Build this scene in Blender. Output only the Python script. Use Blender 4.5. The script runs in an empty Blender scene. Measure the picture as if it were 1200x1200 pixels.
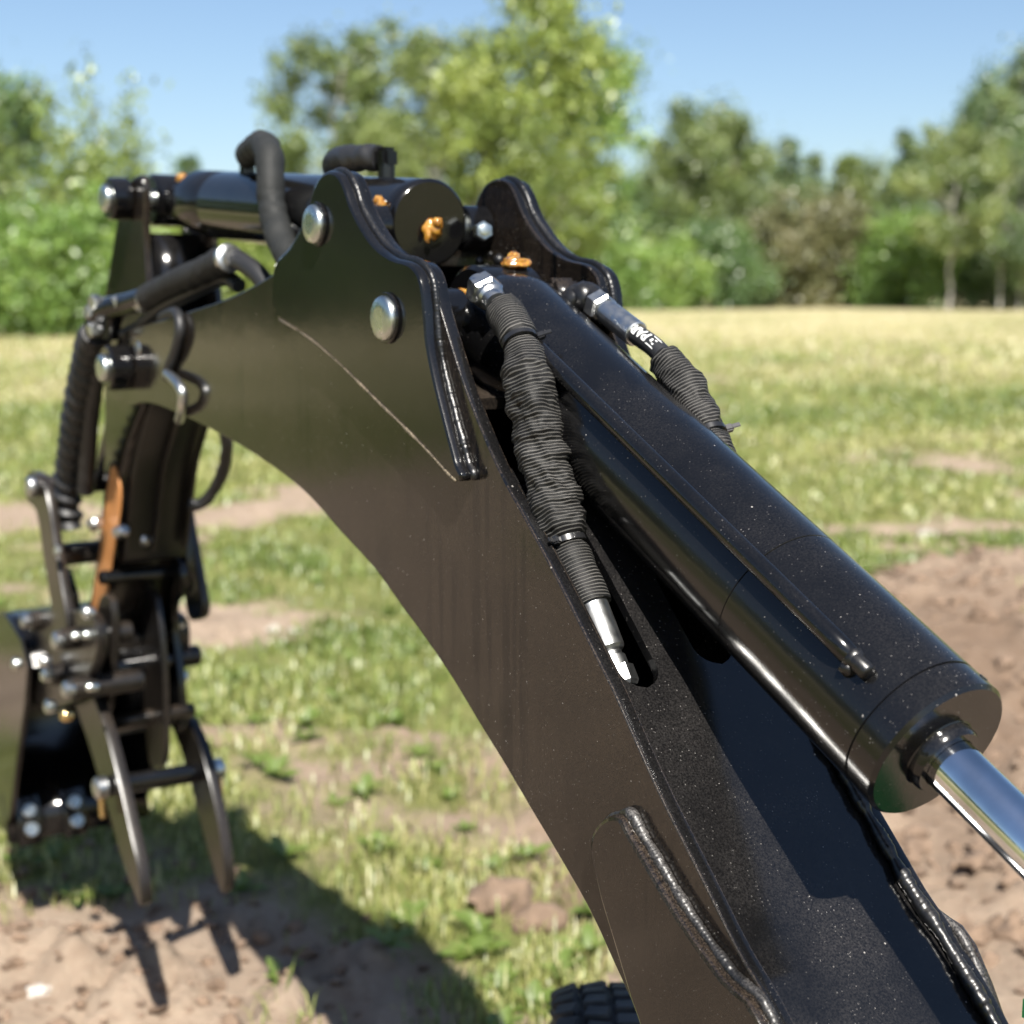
import bpy, bmesh, math, random
import numpy as np
from mathutils import Vector, Matrix

R = math.radians
SC = bpy.context.scene
COL = SC.collection
rng = np.random.default_rng(7)
random.seed(7)

# ------------------------------------------------------------------ camera
EYE = 1.15
cam_d = bpy.data.cameras.new('camera'); cam = bpy.data.objects.new('camera', cam_d); COL.objects.link(cam)
cam.location = (0, 0, EYE)
cam.rotation_euler = (R(90) - math.atan2(258, 1700), 0, -R(33))
cam_d.sensor_width = 36; cam_d.lens = 51.0
cam_d.clip_start = 0.05; cam_d.clip_end = 3000
cam_d.dof.use_dof = True; cam_d.dof.focus_distance = 1.08; cam_d.dof.aperture_fstop = 5.4
SC.camera = cam

# ------------------------------------------------------------------ sky and sun
SUN_AZ, SUN_EL = 23.0, 51.0          # direction the light travels (from +Y towards +X) and its elevation
w = bpy.data.worlds.new('World'); SC.world = w; w.use_nodes = True
nt = w.node_tree; nt.nodes.clear()
sky = nt.nodes.new('ShaderNodeTexSky'); sky.sky_type = 'NISHITA'; sky.sun_disc = False
sky.sun_elevation = R(SUN_EL); sky.sun_rotation = R(180 + SUN_AZ)
sky.altitude = 100; sky.air_density = 1.0; sky.dust_density = 0.8; sky.ozone_density = 3.0
bg = nt.nodes.new('ShaderNodeBackground'); bg.inputs['Strength'].default_value = 0.061
wo = nt.nodes.new('ShaderNodeOutputWorld')
nt.links.new(sky.outputs[0], bg.inputs[0]); nt.links.new(bg.outputs[0], wo.inputs[0])
sun_d = bpy.data.lights.new('sun', 'SUN'); sun_d.energy = 5.0; sun_d.angle = R(0.53); sun_d.color = (1.0, 0.95, 0.87)
sun = bpy.data.objects.new('sun', sun_d); COL.objects.link(sun)
ldir = Vector((math.sin(R(SUN_AZ)) * math.cos(R(SUN_EL)), math.cos(R(SUN_AZ)) * math.cos(R(SUN_EL)), -math.sin(R(SUN_EL))))
sun.rotation_euler = ldir.to_track_quat('-Z', 'Y').to_euler(); sun.location = (-3, -6, 9)
vs = SC.view_settings
vs.view_transform = 'Standard'; vs.look = 'None'; vs.gamma = 1.0; vs.use_curve_mapping = False; vs.exposure = 1.22
SC.cycles.use_denoising = True
SC.cycles.use_adaptive_sampling = True; SC.cycles.adaptive_threshold = 0.02
SC.cycles.max_bounces = 5; SC.cycles.diffuse_bounces = 2; SC.cycles.glossy_bounces = 4
SC.cycles.transmission_bounces = 4; SC.cycles.transparent_max_bounces = 6

# ------------------------------------------------------------------ materials
def new_mat(name):
    m = bpy.data.materials.new(name); m.use_nodes = True
    t = m.node_tree; b = t.nodes['Principled BSDF']
    return m, t, b
def node(t, kind, **kw):
    n = t.nodes.new(kind)
    for k, v in kw.items():
        if k in n.inputs: n.inputs[k].default_value = v
        else: setattr(n, k, v)
    return n
def ramp(t, src, stops, interp='LINEAR'):
    r = t.nodes.new('ShaderNodeValToRGB'); r.color_ramp.interpolation = interp
    e = r.color_ramp.elements
    while len(e) < len(stops): e.new(0.5)
    for el, (p, c) in zip(e, stops):
        el.position = p; el.color = c if len(c) == 4 else (*c, 1)
    t.links.new(src, r.inputs[0]); return r
def g(v): return (v, v, v)
def mixc(t, fac, a, b):
    n = t.nodes.new('ShaderNodeMix'); n.data_type = 'RGBA'
    for s, i in ((fac, 0), (a, 6), (b, 7)):
        if hasattr(s, 'links'): t.links.new(s, n.inputs[i])
        else: n.inputs[i].default_value = s if i == 0 else (*s, 1)
    return n.outputs[2]
def math_n(t, op, a, b=0.0, clamp=False):
    n = t.nodes.new('ShaderNodeMath'); n.operation = op; n.use_clamp = clamp
    for i, s in enumerate((a, b)):
        if hasattr(s, 'links'): t.links.new(s, n.inputs[i])
        else: n.inputs[i].default_value = s
    return n.outputs[0]

def black_paint(name, rough=0.2, dust=0.12, specks=1.0, streaks=0.0, updust=0.25, base=(0.0030, 0.0030, 0.0033), peel=0.02, tint=(0.26, 0.24, 0.225), floor=0.12):
    """glossy black paint with dust film, pale specks, rain streaks and a faint orange-peel relief"""
    m, t, b = new_mat(name)
    co = node(t, 'ShaderNodeTexCoord').outputs['Object']
    geo = node(t, 'ShaderNodeNewGeometry')
    n1 = node(t, 'ShaderNodeTexNoise', Scale=9.0, Detail=6.0, Roughness=0.65); t.links.new(co, n1.inputs['Vector'])
    n2 = node(t, 'ShaderNodeTexNoise', Scale=620.0, Detail=3.0, Roughness=0.75); t.links.new(co, n2.inputs['Vector'])
    f1 = ramp(t, n1.outputs[0], [(0.36, g(floor)), (0.66, g(1))]).outputs[0]
    f2 = ramp(t, n2.outputs[0], [(0.40, g(0.10)), (0.64, g(1))]).outputs[0]
    sep = node(t, 'ShaderNodeSeparateXYZ'); t.links.new(geo.outputs['Normal'], sep.inputs[0])
    upf = math_n(t, 'MULTIPLY', ramp(t, sep.outputs[2], [(0.15, g(0)), (0.85, g(1))]).outputs[0], updust)
    film = math_n(t, 'MULTIPLY', math_n(t, 'MULTIPLY', f1, f2), math_n(t, 'ADD', upf, dust))
    if streaks > 0:
        mp = node(t, 'ShaderNodeMapping'); mp.inputs['Scale'].default_value = (1, 95, 4.0); t.links.new(co, mp.inputs[0])
        ns = node(t, 'ShaderNodeTexNoise', Scale=1.0, Detail=5.0, Roughness=0.6, Distortion=0.25); t.links.new(mp.outputs[0], ns.inputs['Vector'])
        mp2 = node(t, 'ShaderNodeMapping'); mp2.inputs['Scale'].default_value = (1, 9, 5.0); t.links.new(co, mp2.inputs[0])
        nb = node(t, 'ShaderNodeTexNoise', Scale=1.0, Detail=3.0); t.links.new(mp2.outputs[0], nb.inputs['Vector'])
        wash = math_n(t, 'MULTIPLY', ramp(t, ns.outputs[0], [(0.525, g(0)), (0.575, g(1))]).outputs[0],
                      ramp(t, nb.outputs[0], [(0.44, g(0)), (0.54, g(1))]).outputs[0])
        keep = math_n(t, 'SUBTRACT', 1.0, math_n(t, 'MULTIPLY', wash, streaks), clamp=True)
        film = math_n(t, 'MULTIPLY', film, keep)
    sp = node(t, 'ShaderNodeTexVoronoi', Scale=230.0); t.links.new(co, sp.inputs['Vector'])
    rnd = node(t, 'ShaderNodeSeparateXYZ'); t.links.new(sp.outputs['Color'], rnd.inputs[0])
    thr = math_n(t, 'MULTIPLY', math_n(t, 'POWER', rnd.outputs[0], 34.0), 0.17 * specks)
    spot = math_n(t, 'LESS_THAN', sp.outputs['Distance'], thr)
    sp2 = node(t, 'ShaderNodeTexVoronoi', Scale=480.0); t.links.new(co, sp2.inputs['Vector'])
    rn2 = node(t, 'ShaderNodeSeparateXYZ'); t.links.new(sp2.outputs['Color'], rn2.inputs[0])
    thr2 = math_n(t, 'MULTIPLY', math_n(t, 'POWER', rn2.outputs[1], 6.0), 0.27 * specks)
    spot2 = math_n(t, 'MULTIPLY', math_n(t, 'LESS_THAN', sp2.outputs['Distance'], thr2), f1)
    spots = math_n(t, 'ADD', math_n(t, 'MULTIPLY', spot, 0.45), math_n(t, 'MULTIPLY', spot2, 0.22), clamp=True)
    c1 = mixc(t, film, base, tint)
    c2 = mixc(t, spots, c1, (0.46, 0.43, 0.40))
    t.links.new(c2, b.inputs['Base Color'])
    ro = math_n(t, 'ADD', rough, math_n(t, 'MULTIPLY', math_n(t, 'ADD', film, spots), 0.55), clamp=True)
    t.links.new(ro, b.inputs['Roughness'])
    b.inputs['IOR'].default_value = 1.5
    nb2 = node(t, 'ShaderNodeTexNoise', Scale=260.0, Detail=2.0); t.links.new(co, nb2.inputs['Vector'])
    nb3 = node(t, 'ShaderNodeTexNoise', Scale=14.0, Detail=2.0); t.links.new(co, nb3.inputs['Vector'])
    hh = math_n(t, 'ADD', math_n(t, 'MULTIPLY', nb2.outputs[0], 0.25), math_n(t, 'MULTIPLY', nb3.outputs[0], 3.0))
    hh = math_n(t, 'ADD', hh, math_n(t, 'MULTIPLY', spots, 0.4))
    bm_ = node(t, 'ShaderNodeBump', Strength=peel * 10, Distance=0.0006); t.links.new(hh, bm_.inputs['Height'])
    t.links.new(bm_.outputs[0], b.inputs['Normal'])
    return m

def metal(name, col, rough, bump=0.0, scale=80, metallic=1.0):
    m, t, b = new_mat(name)
    co = node(t, 'ShaderNodeTexCoord').outputs['Object']
    n = node(t, 'ShaderNodeTexNoise', Scale=scale, Detail=4.0); t.links.new(co, n.inputs['Vector'])
    c = ramp(t, n.outputs[0], [(0.3, tuple(x * 0.72 for x in col)), (0.7, col)])
    t.links.new(c.outputs[0], b.inputs['Base Color'])
    r = ramp(t, n.outputs[0], [(0.3, g(min(1, rough * 1.35))), (0.7, g(rough * 0.8))]); t.links.new(r.outputs[0], b.inputs['Roughness'])
    b.inputs['Metallic'].default_value = metallic
    if bump:
        bp = node(t, 'ShaderNodeBump', Strength=bump, Distance=0.0005); t.links.new(n.outputs[0], bp.inputs['Height']); t.links.new(bp.outputs[0], b.inputs['Normal'])
    return m

def sleeve_mat(name, pitch, light, dark):
    """woven nylon hose sleeve: UV.y runs along the hose in metres"""
    m, t, b = new_mat(name)
    uv = node(t, 'ShaderNodeUVMap'); sx = node(t, 'ShaderNodeSeparateXYZ'); t.links.new(uv.outputs[0], sx.inputs[0])
    co = node(t, 'ShaderNodeTexCoord').outputs['Object']
    nz = node(t, 'ShaderNodeTexNoise', Scale=120.0, Detail=2.0); t.links.new(co, nz.inputs['Vector'])
    nw = node(t, 'ShaderNodeTexNoise', Scale=28.0, Detail=1.0); t.links.new(co, nw.inputs['Vector'])
    ph = math_n(t, 'ADD', math_n(t, 'MULTIPLY', sx.outputs[1], 2 * math.pi / pitch), math_n(t, 'ADD', math_n(t, 'MULTIPLY', nz.outputs[0], 1.6), math_n(t, 'MULTIPLY', nw.outputs[0], 14.0)))
    s = math_n(t, 'SINE', ph)
    wv = math_n(t, 'SINE', math_n(t, 'MULTIPLY', sx.outputs[0], 2 * math.pi * 46))
    line = ramp(t, math_n(t, 'ADD', math_n(t, 'MULTIPLY', s, 0.5), 0.5), [(0.64, g(0)), (0.90, g(1))]).outputs[0]
    dash = math_n(t, 'ADD', math_n(t, 'MULTIPLY', wv, 0.0), 1.0)
    nl = node(t, 'ShaderNodeTexNoise', Scale=22.0, Detail=4.0); t.links.new(co, nl.inputs['Vector'])
    fad = ramp(t, nl.outputs[0], [(0.30, g(0.45)), (0.7, g(1))]).outputs[0]
    fac = math_n(t, 'MULTIPLY', math_n(t, 'MULTIPLY', line, dash), fad)
    t.links.new(mixc(t, fac, dark, light), b.inputs['Base Color'])
    b.inputs['Roughness'].default_value = 0.62
    b.inputs['Sheen Weight'].default_value = 0.0; b.inputs['Specular IOR Level'].default_value = 0.25
    hb = math_n(t, 'ADD', line, math_n(t, 'MULTIPLY', wv, 0.03))
    bp = node(t, 'ShaderNodeBump', Strength=0.8, Distance=0.0007); t.links.new(hb, bp.inputs['Height']); t.links.new(bp.outputs[0], b.inputs['Normal'])
    return m

M = {}
M['plate'] = black_paint('black_paint_side_plate', tint=(0.30, 0.215, 0.145), rough=0.11, dust=0.095, streaks=1.0, updust=0.1, specks=1.0, floor=0.45)
M['black'] = black_paint('black_paint', rough=0.12, dust=0.012, updust=0.05, specks=0.6)
M['dusty'] = black_paint('black_paint_dusty', rough=0.17, dust=0.008, updust=0.04, specks=1.1, peel=0.03)
M['top'] = black_paint('black_paint_dusty_top', rough=0.13, dust=0.008, updust=0.085, specks=1.1, peel=0.02)
M['weld'] = black_paint('black_paint_weld', rough=0.33, dust=0.03, updust=0.10, specks=0.6, peel=0.12)
M['weld_dusty'] = black_paint('dusty_weld', rough=0.35, dust=0.22, updust=0.35, specks=1.5, peel=0.12)
M['worn'] = black_paint('worn_black_steel', rough=0.28, dust=0.10, updust=0.12, specks=0.4, tint=(0.28, 0.21, 0.15))
M['highlight_tan'] = black_paint('tan_edge_highlight', rough=0.4, dust=0.9, updust=0.1, specks=0.3, tint=(0.30, 0.24, 0.16), floor=0.5)  # tan colour that paints the highlight along the lug plate's lower edge
M['zinc'] = metal('zinc_plated_steel', (0.62, 0.66, 0.64), 0.28, 0.15, 60)
M['fit'] = metal('bright_plated_fitting', (0.55, 0.56, 0.56), 0.34, 0.3, 120)
M['fit_dull'] = metal('plated_fitting_satin', (0.34, 0.345, 0.345), 0.38, 0.3, 140)
M['yellow_zinc'] = metal('yellow_zinc_bolt', (0.75, 0.55, 0.26), 0.25, 0.1, 90)
M['chrome'] = metal('chrome_rod', (0.78, 0.80, 0.82), 0.06, 0.0, 30)
M['orange_brown'] = metal('orange_brown_strip', (0.62, 0.27, 0.09), 0.42, 0.3, 25, 0.25)
M['rubber'], _t, _b = new_mat('black_rubber'); _b.inputs['Base Color'].default_value = (0.014, 0.014, 0.015, 1); _b.inputs['Roughness'].default_value = 0.5
M['plastic'], _t, _b = new_mat('black_nylon_tie'); _b.inputs['Base Color'].default_value = (0.012, 0.012, 0.013, 1); _b.inputs['Roughness'].default_value = 0.28
M['ink'], _t, _b = new_mat('white_hose_print'); _b.inputs['Base Color'].default_value = (0.72, 0.72, 0.70, 1); _b.inputs['Roughness'].default_value = 0.6
M['inner'] = black_paint('black_paint_inside', rough=0.3, dust=0.05, specks=0.3, updust=0.1)
M['sleeve'] = sleeve_mat('woven_black_sleeve', 0.0030, (0.105, 0.10, 0.092), (0.003, 0.003, 0.003))
M['sleeve_tight'] = sleeve_mat('woven_grey_sleeve', 0.0022, (0.36, 0.34, 0.31), (0.014, 0.014, 0.014))
M['sleeve_black'] = sleeve_mat('black_smooth_sleeve', 0.0022, (0.03, 0.03, 0.03), (0.009, 0.009, 0.009))
M['sleeve_plain'] = sleeve_mat('matt_dark_sleeve', 0.0022, (0.050, 0.048, 0.046), (0.010, 0.012, 0.012))
def grease():
    m, t, b = new_mat('amber_grease')
    b.inputs['Base Color'].default_value = (0.66, 0.30, 0.035, 1); b.inputs['Roughness'].default_value = 0.10
    b.inputs['Subsurface Weight'].default_value = 0.5; b.inputs['Subsurface Radius'].default_value = (0.006, 0.003, 0.001)
    b.inputs['Transmission Weight'].default_value = 0.35; b.inputs['IOR'].default_value = 1.45; b.inputs['Coat Weight'].default_value = 1.0; b.inputs['Coat Roughness'].default_value = 0.05
    co = node(t, 'ShaderNodeTexCoord').outputs['Object']
    n = node(t, 'ShaderNodeTexNoise', Scale=160.0, Detail=3.0); t.links.new(co, n.inputs['Vector'])
    t.links.new(ramp(t, n.outputs[0], [(0.34, (0.26, 0.10, 0.012)), (0.62, (0.58, 0.30, 0.05))]).outputs[0], b.inputs['Base Color'])
    bp = node(t, 'ShaderNodeBump', Strength=0.4, Distance=0.002); t.links.new(n.outputs[0], bp.inputs['Height']); t.links.new(bp.outputs[0], b.inputs['Normal'])
    return m
M['grease'] = grease()
def green_paint():
    m, t, b = new_mat('green_paint'); b.inputs['Base Color'].default_value = (0.01, 0.17, 0.05, 1); b.inputs['Roughness'].default_value = 0.3
    co = node(t, 'ShaderNodeTexCoord').outputs['Object']; n = node(t, 'ShaderNodeTexNoise', Scale=30.0); t.links.new(co, n.inputs['Vector'])
    t.links.new(ramp(t, n.outputs[0], [(0.3, (0.010, 0.14, 0.04)), (0.7, (0.015, 0.19, 0.06))]).outputs[0], b.inputs['Base Color'])
    return m
M['green'] = green_paint()
def tyre_mat():
    m, t, b = new_mat('dusty_tyre_rubber')
    co = node(t, 'ShaderNodeTexCoord').outputs['Object']; n = node(t, 'ShaderNodeTexNoise', Scale=24.0, Detail=6.0); t.links.new(co, n.inputs['Vector'])
    t.links.new(ramp(t, n.outputs[0], [(0.35, (0.022, 0.022, 0.024)), (0.7, (0.075, 0.07, 0.065))]).outputs[0], b.inputs['Base Color'])
    b.inputs['Roughness'].default_value = 0.7
    return m
M['tyre'] = tyre_mat()

# ------------------------------------------------------------------ mesh helpers
def tag(o, label, cat=None, group=None, kind=None):
    if label: o['label'] = label
    if cat: o['category'] = cat
    if group: o['group'] = group
    if kind: o['kind'] = kind
    return o
def finish(me, sharp=35):
    me.polygons.foreach_set('use_smooth', [True] * len(me.polygons))
    me.update()
    if sharp is not None: me.set_sharp_from_angle(angle=R(sharp))
def mk(name, verts, faces, mat, parent=None, sharp=35, uvs=None):
    me = bpy.data.meshes.new(name); me.from_pydata([tuple(v) for v in verts], [], faces)
    if uvs is not None:
        lay = me.uv_layers.new(name='UVMap'); vi = np.empty(len(me.loops), np.int32); me.loops.foreach_get('vertex_index', vi)
        lay.data.foreach_set('uv', np.asarray(uvs, np.float32)[vi].ravel())
    finish(me, sharp)
    if len(me.polygons) < 20000:
        for p in me.polygons:
            if abs(p.normal.x) > 0.9995: p.use_smooth = False
    if mat is not None: me.materials.append(mat)
    o = bpy.data.objects.new(name, me); COL.objects.link(o)
    if parent is not None: o.parent = parent
    return o
class Geo:
    """collects pieces of one part"""
    def __init__(s): s.v = []; s.f = []; s.uv = []
    def add(s, v, f, uv=None):
        n = len(s.v); s.v += [tuple(p) for p in v]; s.f += [tuple(i + n for i in q) for q in f]
        s.uv += list(uv) if uv is not None else [(0, 0)] * len(v); return s
    def build(s, name, mat, parent=None, sharp=35): return mk(name, s.v, s.f, mat, parent, sharp, s.uv)
def catmull(pts, n=6, closed=False):
    P = [np.array(p, float) for p in pts]; out = []; L = len(P)
    rngi = range(L) if closed else range(L - 1)
    for i in rngi:
        if closed: p0, p1, p2, p3 = P[i - 1], P[i], P[(i + 1) % L], P[(i + 2) % L]
        else: p0, p1, p2, p3 = P[max(i - 1, 0)], P[i], P[i + 1], P[min(i + 2, L - 1)]
        for k in range(n):
            t = k / n
            out.append(0.5 * ((2 * p1) + (-p0 + p2) * t + (2 * p0 - 5 * p1 + 4 * p2 - p3) * t * t + (-p0 + 3 * p1 - 3 * p2 + p3) * t ** 3))
    if not closed: out.append(P[-1])
    return out
def tube(path, radius, seg=14, caps=True, squash=1.0, uoff=0.0):
    """swept tube; radius a number, list, or f(i, s, ang)"""
    P = np.array(path, float); n = len(P)
    T = np.gradient(P, axis=0); T /= np.linalg.norm(T, axis=1)[:, None] + 1e-12
    s = np.concatenate([[0], np.cumsum(np.linalg.norm(np.diff(P, axis=0), axis=1))])
    a = np.array([0, 0, 1.0]) if abs(T[0][2]) < 0.9 else np.array([1.0, 0, 0])
    u = np.cross(T[0], a); u /= np.linalg.norm(u)
    v, f, uv = [], [], []
    for i in range(n):
        u = u - T[i] * (u @ T[i]); u /= np.linalg.norm(u); b = np.cross(T[i], u)
        for k in range(seg):
            an = 2 * math.pi * k / seg
            r = radius(i, s[i], an) if callable(radius) else (radius[i] if hasattr(radius, '__len__') else radius)
            v.append(P[i] + r * (math.cos(an) * u + squash * math.sin(an) * b)); uv.append((k / seg, s[i] + uoff))
    for i in range(n - 1):
        for k in range(seg):
            k2 = (k + 1) % seg; f.append((i * seg + k, i * seg + k2, (i + 1) * seg + k2, (i + 1) * seg + k))
    if caps:
        f.append(tuple(reversed(range(seg)))); f.append(tuple((n - 1) * seg + k for k in range(seg)))
    return v, f, uv
def lathe(profile, origin, axis, seg=48, cap=True):
    """profile [(along, radius)...] turned about axis through origin"""
    ax = np.array(axis, float); ax /= np.linalg.norm(ax); o = np.array(origin, float)
    h = np.array([1.0, 0, 0]) if abs(ax[0]) < 0.9 else np.array([0, 1.0, 0])
    u = np.cross(ax, h); u /= np.linalg.norm(u); b = np.cross(ax, u)
    v, f = [], []
    for (l, r) in profile:
        for k in range(seg):
            an = 2 * math.pi * k / seg; v.append(o + ax * l + r * (math.cos(an) * u + math.sin(an) * b))
    m = len(profile)
    for i in range(m - 1):
        for k in range(seg):
            k2 = (k + 1) % seg; f.append((i * seg + k, i * seg + k2, (i + 1) * seg + k2, (i + 1) * seg + k))
    if cap: f.append(tuple(reversed(range(seg)))); f.append(tuple((m - 1) * seg + k for k in range(seg)))
    return v, f
def hexhead(origin, axis, r, h, rot=0.0):
    return lathe([(0, r), (h * 0.82, r), (h, r * 0.86)], origin, axis, seg=6)
def cyl(p, q, r, ch=0.002, seg=28):
    p = np.array(p, float); q = np.array(q, float); L = np.linalg.norm(q - p); ch = min(ch, r * 0.4, L * 0.4)
    return lathe([(0, r - ch), (ch, r), (L - ch, r), (L, r - ch)], p, q - p, seg)
def slab(outline, x0, x1, bev=0.0018):
    """plate cut to a (y, z) outline, lying between x0 and x1, edges bevelled"""
    bm = bmesh.new()
    pts = [Vector((x0, y, z)) for (y, z) in outline]
    vs_ = [bm.verts.new(p) for p in pts]; fc = bm.faces.new(vs_)
    ex = bmesh.ops.extrude_face_region(bm, geom=[fc]); nv = [e for e in ex['geom'] if isinstance(e, bmesh.types.BMVert)]
    bmesh.ops.translate(bm, verts=nv, vec=(x1 - x0, 0, 0))
    bmesh.ops.recalc_face_normals(bm, faces=bm.faces)
    if bev:
        ed = [e for e in bm.edges if abs(e.verts[0].co.x - e.verts[1].co.x) < 1e-7]
        bmesh.ops.bevel(bm, geom=ed, offset=bev, segments=2, affect='EDGES', profile=0.5, clamp_overlap=True)
    bmesh.ops.triangulate(bm, faces=[q for q in bm.faces if len(q.verts) > 4])
    bm.verts.ensure_lookup_table(); bm.verts.index_update()
    v = [tuple(q.co) for q in bm.verts]; f = [tuple(q.index for q in fc_.verts) for fc_ in bm.faces]; bm.free()
    return v, f
def box(c, size, rot=None, bev=0.003):
    bm = bmesh.new(); bmesh.ops.create_cube(bm, size=1.0)
    bmesh.ops.scale(bm, vec=size, verts=bm.verts)
    if bev: bmesh.ops.bevel(bm, geom=bm.edges[:], offset=bev, segments=2, affect='EDGES', clamp_overlap=True)
    mt = Matrix.Translation(c) @ (rot.to_4x4() if rot is not None else Matrix.Identity(4))
    bmesh.ops.transform(bm, matrix=mt, verts=bm.verts)
    bm.verts.index_update(); v = [tuple(q.co) for q in bm.verts]; f = [tuple(q.index for q in fc_.verts) for fc_ in bm.faces]; bm.free()
    return v, f
def bead(path, r, seed=0, step=0.0032, lump=0.18, seg=10, taper=True):
    """weld bead with ripple and uneven width"""
    rs = np.random.default_rng(seed); P = [np.array(p, float) for p in path]
    d = np.concatenate([[0], np.cumsum([np.linalg.norm(P[i + 1] - P[i]) for i in range(len(P) - 1)])])
    n = max(4, int(d[-1] / (step / 3))); s = np.linspace(0, d[-1], n)
    A = np.array(P); Q = np.stack([np.interp(s, d, A[:, k]) for k in range(3)], 1)
    ln = np.interp(s, np.linspace(0, d[-1], max(3, int(d[-1] / 0.012))), rs.normal(0, lump, max(3, int(d[-1] / 0.012))))
    rr = r * (1 + 0.10 * np.abs(np.sin(s * math.pi / step + 3 * ln)) + ln * 0.8)
    if taper: rr = rr * np.clip(np.minimum(s, d[-1] - s) / (r * 1.2) + 0.35, 0.35, 1)
    from mathutils import noise
    def fn(i, s_, a): return rr[i] * (1 + 0.16 * noise.noise(Vector((Q[i][0] * 300 + math.cos(a), Q[i][1] * 300 + math.sin(a), Q[i][2] * 300))))
    return tube(Q, fn, seg)
MIR = 1.446
def mirror(vf):
    v, f = vf[0], vf[1]; return [(MIR - p[0], p[1], p[2]) for p in v], [tuple(reversed(q)) for q in f]

# ------------------------------------------------------------------ ground
def vnoise(x, y, sc, seed):
    x = np.asarray(x, float) / sc; y = np.asarray(y, float) / sc
    xi = np.floor(x).astype(np.int64); yi = np.floor(y).astype(np.int64); fx = x - xi; fy = y - yi
    fx = fx * fx * (3 - 2 * fx); fy = fy * fy * (3 - 2 * fy)
    def h(a, b):
        n = (a * 374761393 + b * 668265263 + seed * 1442695041) & 0x7fffffff
        n = ((n ^ (n >> 13)) * 1274126177) & 0x7fffffff
        n = n ^ (n >> 16); return (n & 0xffff) / 65535.0
    return (h(xi, yi) * (1 - fx) + h(xi + 1, yi) * fx) * (1 - fy) + (h(xi, yi + 1) * (1 - fx) + h(xi + 1, yi + 1) * fx) * fy
def fbm(x, y, sc, seed, o=4):
    s = 0; a = 0.5; t = 0
    for k in range(o): s = s + a * vnoise(x, y, sc / 2 ** k, seed + k); t += a; a *= 0.55
    return s / t
# bare earth patches: x, y, radius along the line of the track, radius across, strength
BARE = [(0.647, 2.5178, 0.62, 0.5, 0.8), (0.8667, 2.1805, 0.4, 0.3, 0.5), (0.8933, 2.8361, 0.25, 0.25, 0.7), (3.54, 2.6999, 1.3, 1, 1.5), (2.5042, 2.0245, 1.3, 0.9, 1.5), (2.2702, 1.6859, 1, 1, 1.4), (4.1958, 3.2134, 0.9, 0.5, 1.2), (2.0065, 4.557, 0.6, 0.28, 0.75), (2.3174, 4.2045, 0.45, 0.25, 0.65), (2.4547, 6.776, 0.7, 0.5, 0.5), (3.1817, 6.9689, 0.6, 0.5, 0.5), (1.934, 7.7792, 1, 0.9, 0.6), (1.4898, 6.3237, 0.7, 0.5, 0.5), (5.2237, 4.9166, 0.9, 0.28, 0.9), (5.5465, 4.6167, 0.8, 0.25, 0.8), (1.4492, 2.1721, 0.28, 0.16, 0.9), (1.6473, 2.9959, 0.4, 0.15, 0.6), (1.9325, 3.1407, 0.4, 0.12, 0.5), (12.9431, 14.5396, 2.2, 0.7, 1), (20.3497, 16.3861, 5, 0.8, 0.9), (29.3209, 36.2102, 5, 1.2, 0.4)] + [(-0.5, 2.4, 1.3, 1.2, 1.4), (-1.3, 4.3, 1.8, 1.4, 1.3), (-2.8, 7.0, 2.2, 1.6, 1.2), (-0.3, 0.8, 1.2, 0.9, 1.2), (1.0, 0.2, 1.8, 1.3, 1.5)]
def bare_amount(x, y):
    b = np.zeros_like(x, float)
    for (cx, cy, ra, rb, s) in BARE:
        az = math.atan2(0.55, 0.84); ux, uy = 0.84, -0.55          # patches stretch across the field
        dx = x - cx; dy = y - cy
        q = 1.5 * ((dx * ux + dy * uy) / ra) ** 2 + 1.5 * ((dx * -uy + dy * ux) / rb) ** 2
        b = np.maximum(b, s * np.exp(-q * 0.9))
    n = fbm(x, y, 0.7, 11, 4)
    far = np.clip((np.hypot(x, y) - 6) / 10, 0, 1)
    b = b + (fbm(x, y, 1.7, 67, 3) - 0.5) * 0.8
    return np.clip((b + (n - 0.5) * (2.5 - 1.2 * far) - 0.04) * 1.45, 0, 1)
def dry_amount(x, y):
    d = np.hypot(x, y)
    return np.clip(np.clip((d - 10) / 15, 0, 1) * 0.95 + (fbm(x, y, 5.0, 31, 4) - 0.5) * 1.9 * np.clip((d - 3) / 6, 0.25, 1), 0, 1)
def height(x, y):
    d = np.hypot(x, y)
    fine = np.clip(1 - d / 14, 0, 1)
    ba = bare_amount(x, y)
    h = (fbm(x, y, 1.6, 3, 3) - 0.5) * 0.10
    h = h + fine * ((fbm(x, y, 0.16, 5, 4) - 0.5) * 0.050 * (0.35 + ba) + np.abs(fbm(x, y, 0.07, 9, 3) - 0.5) * 0.045 * ba)
    clod = np.clip(fbm(x, y, 0.11, 17, 3) - 0.56, 0, 1) * 0.30 * ba * fine
    spoil = 0.16 * np.exp(-(((x - 4.3) / 1.3) ** 2 + ((y - 3.2) / 0.9) ** 2))
    return h + clod + spoil + (fbm(x, y, 30, 41, 3) - 0.5) * 0.9 * np.clip((d - 25) / 60, 0, 1)
def axis_pts(lo, hi, step, far):
    a = list(np.arange(lo, hi, step)); s = step
    up = [a[-1]]
    while up[-1] < far: s *= 1.13; up.append(up[-1] + s)
    s = step; dn = [a[0]]
    while dn[-1] > -far: s *= 1.13; dn.append(dn[-1] - s)
    return np.array(dn[:0:-1] + a + up[1:])
gx = axis_pts(-0.6, 5.8, 0.026, 900); gy = axis_pts(0.9, 6.2, 0.026, 900)
GX, GY = np.meshgrid(gx, gy); GZ = height(GX, GY)
nx, ny = len(gx), len(gy)
gv = np.stack([GX.ravel(), GY.ravel(), GZ.ravel()], 1)
ii = np.arange(nx * ny).reshape(ny, nx)
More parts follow.
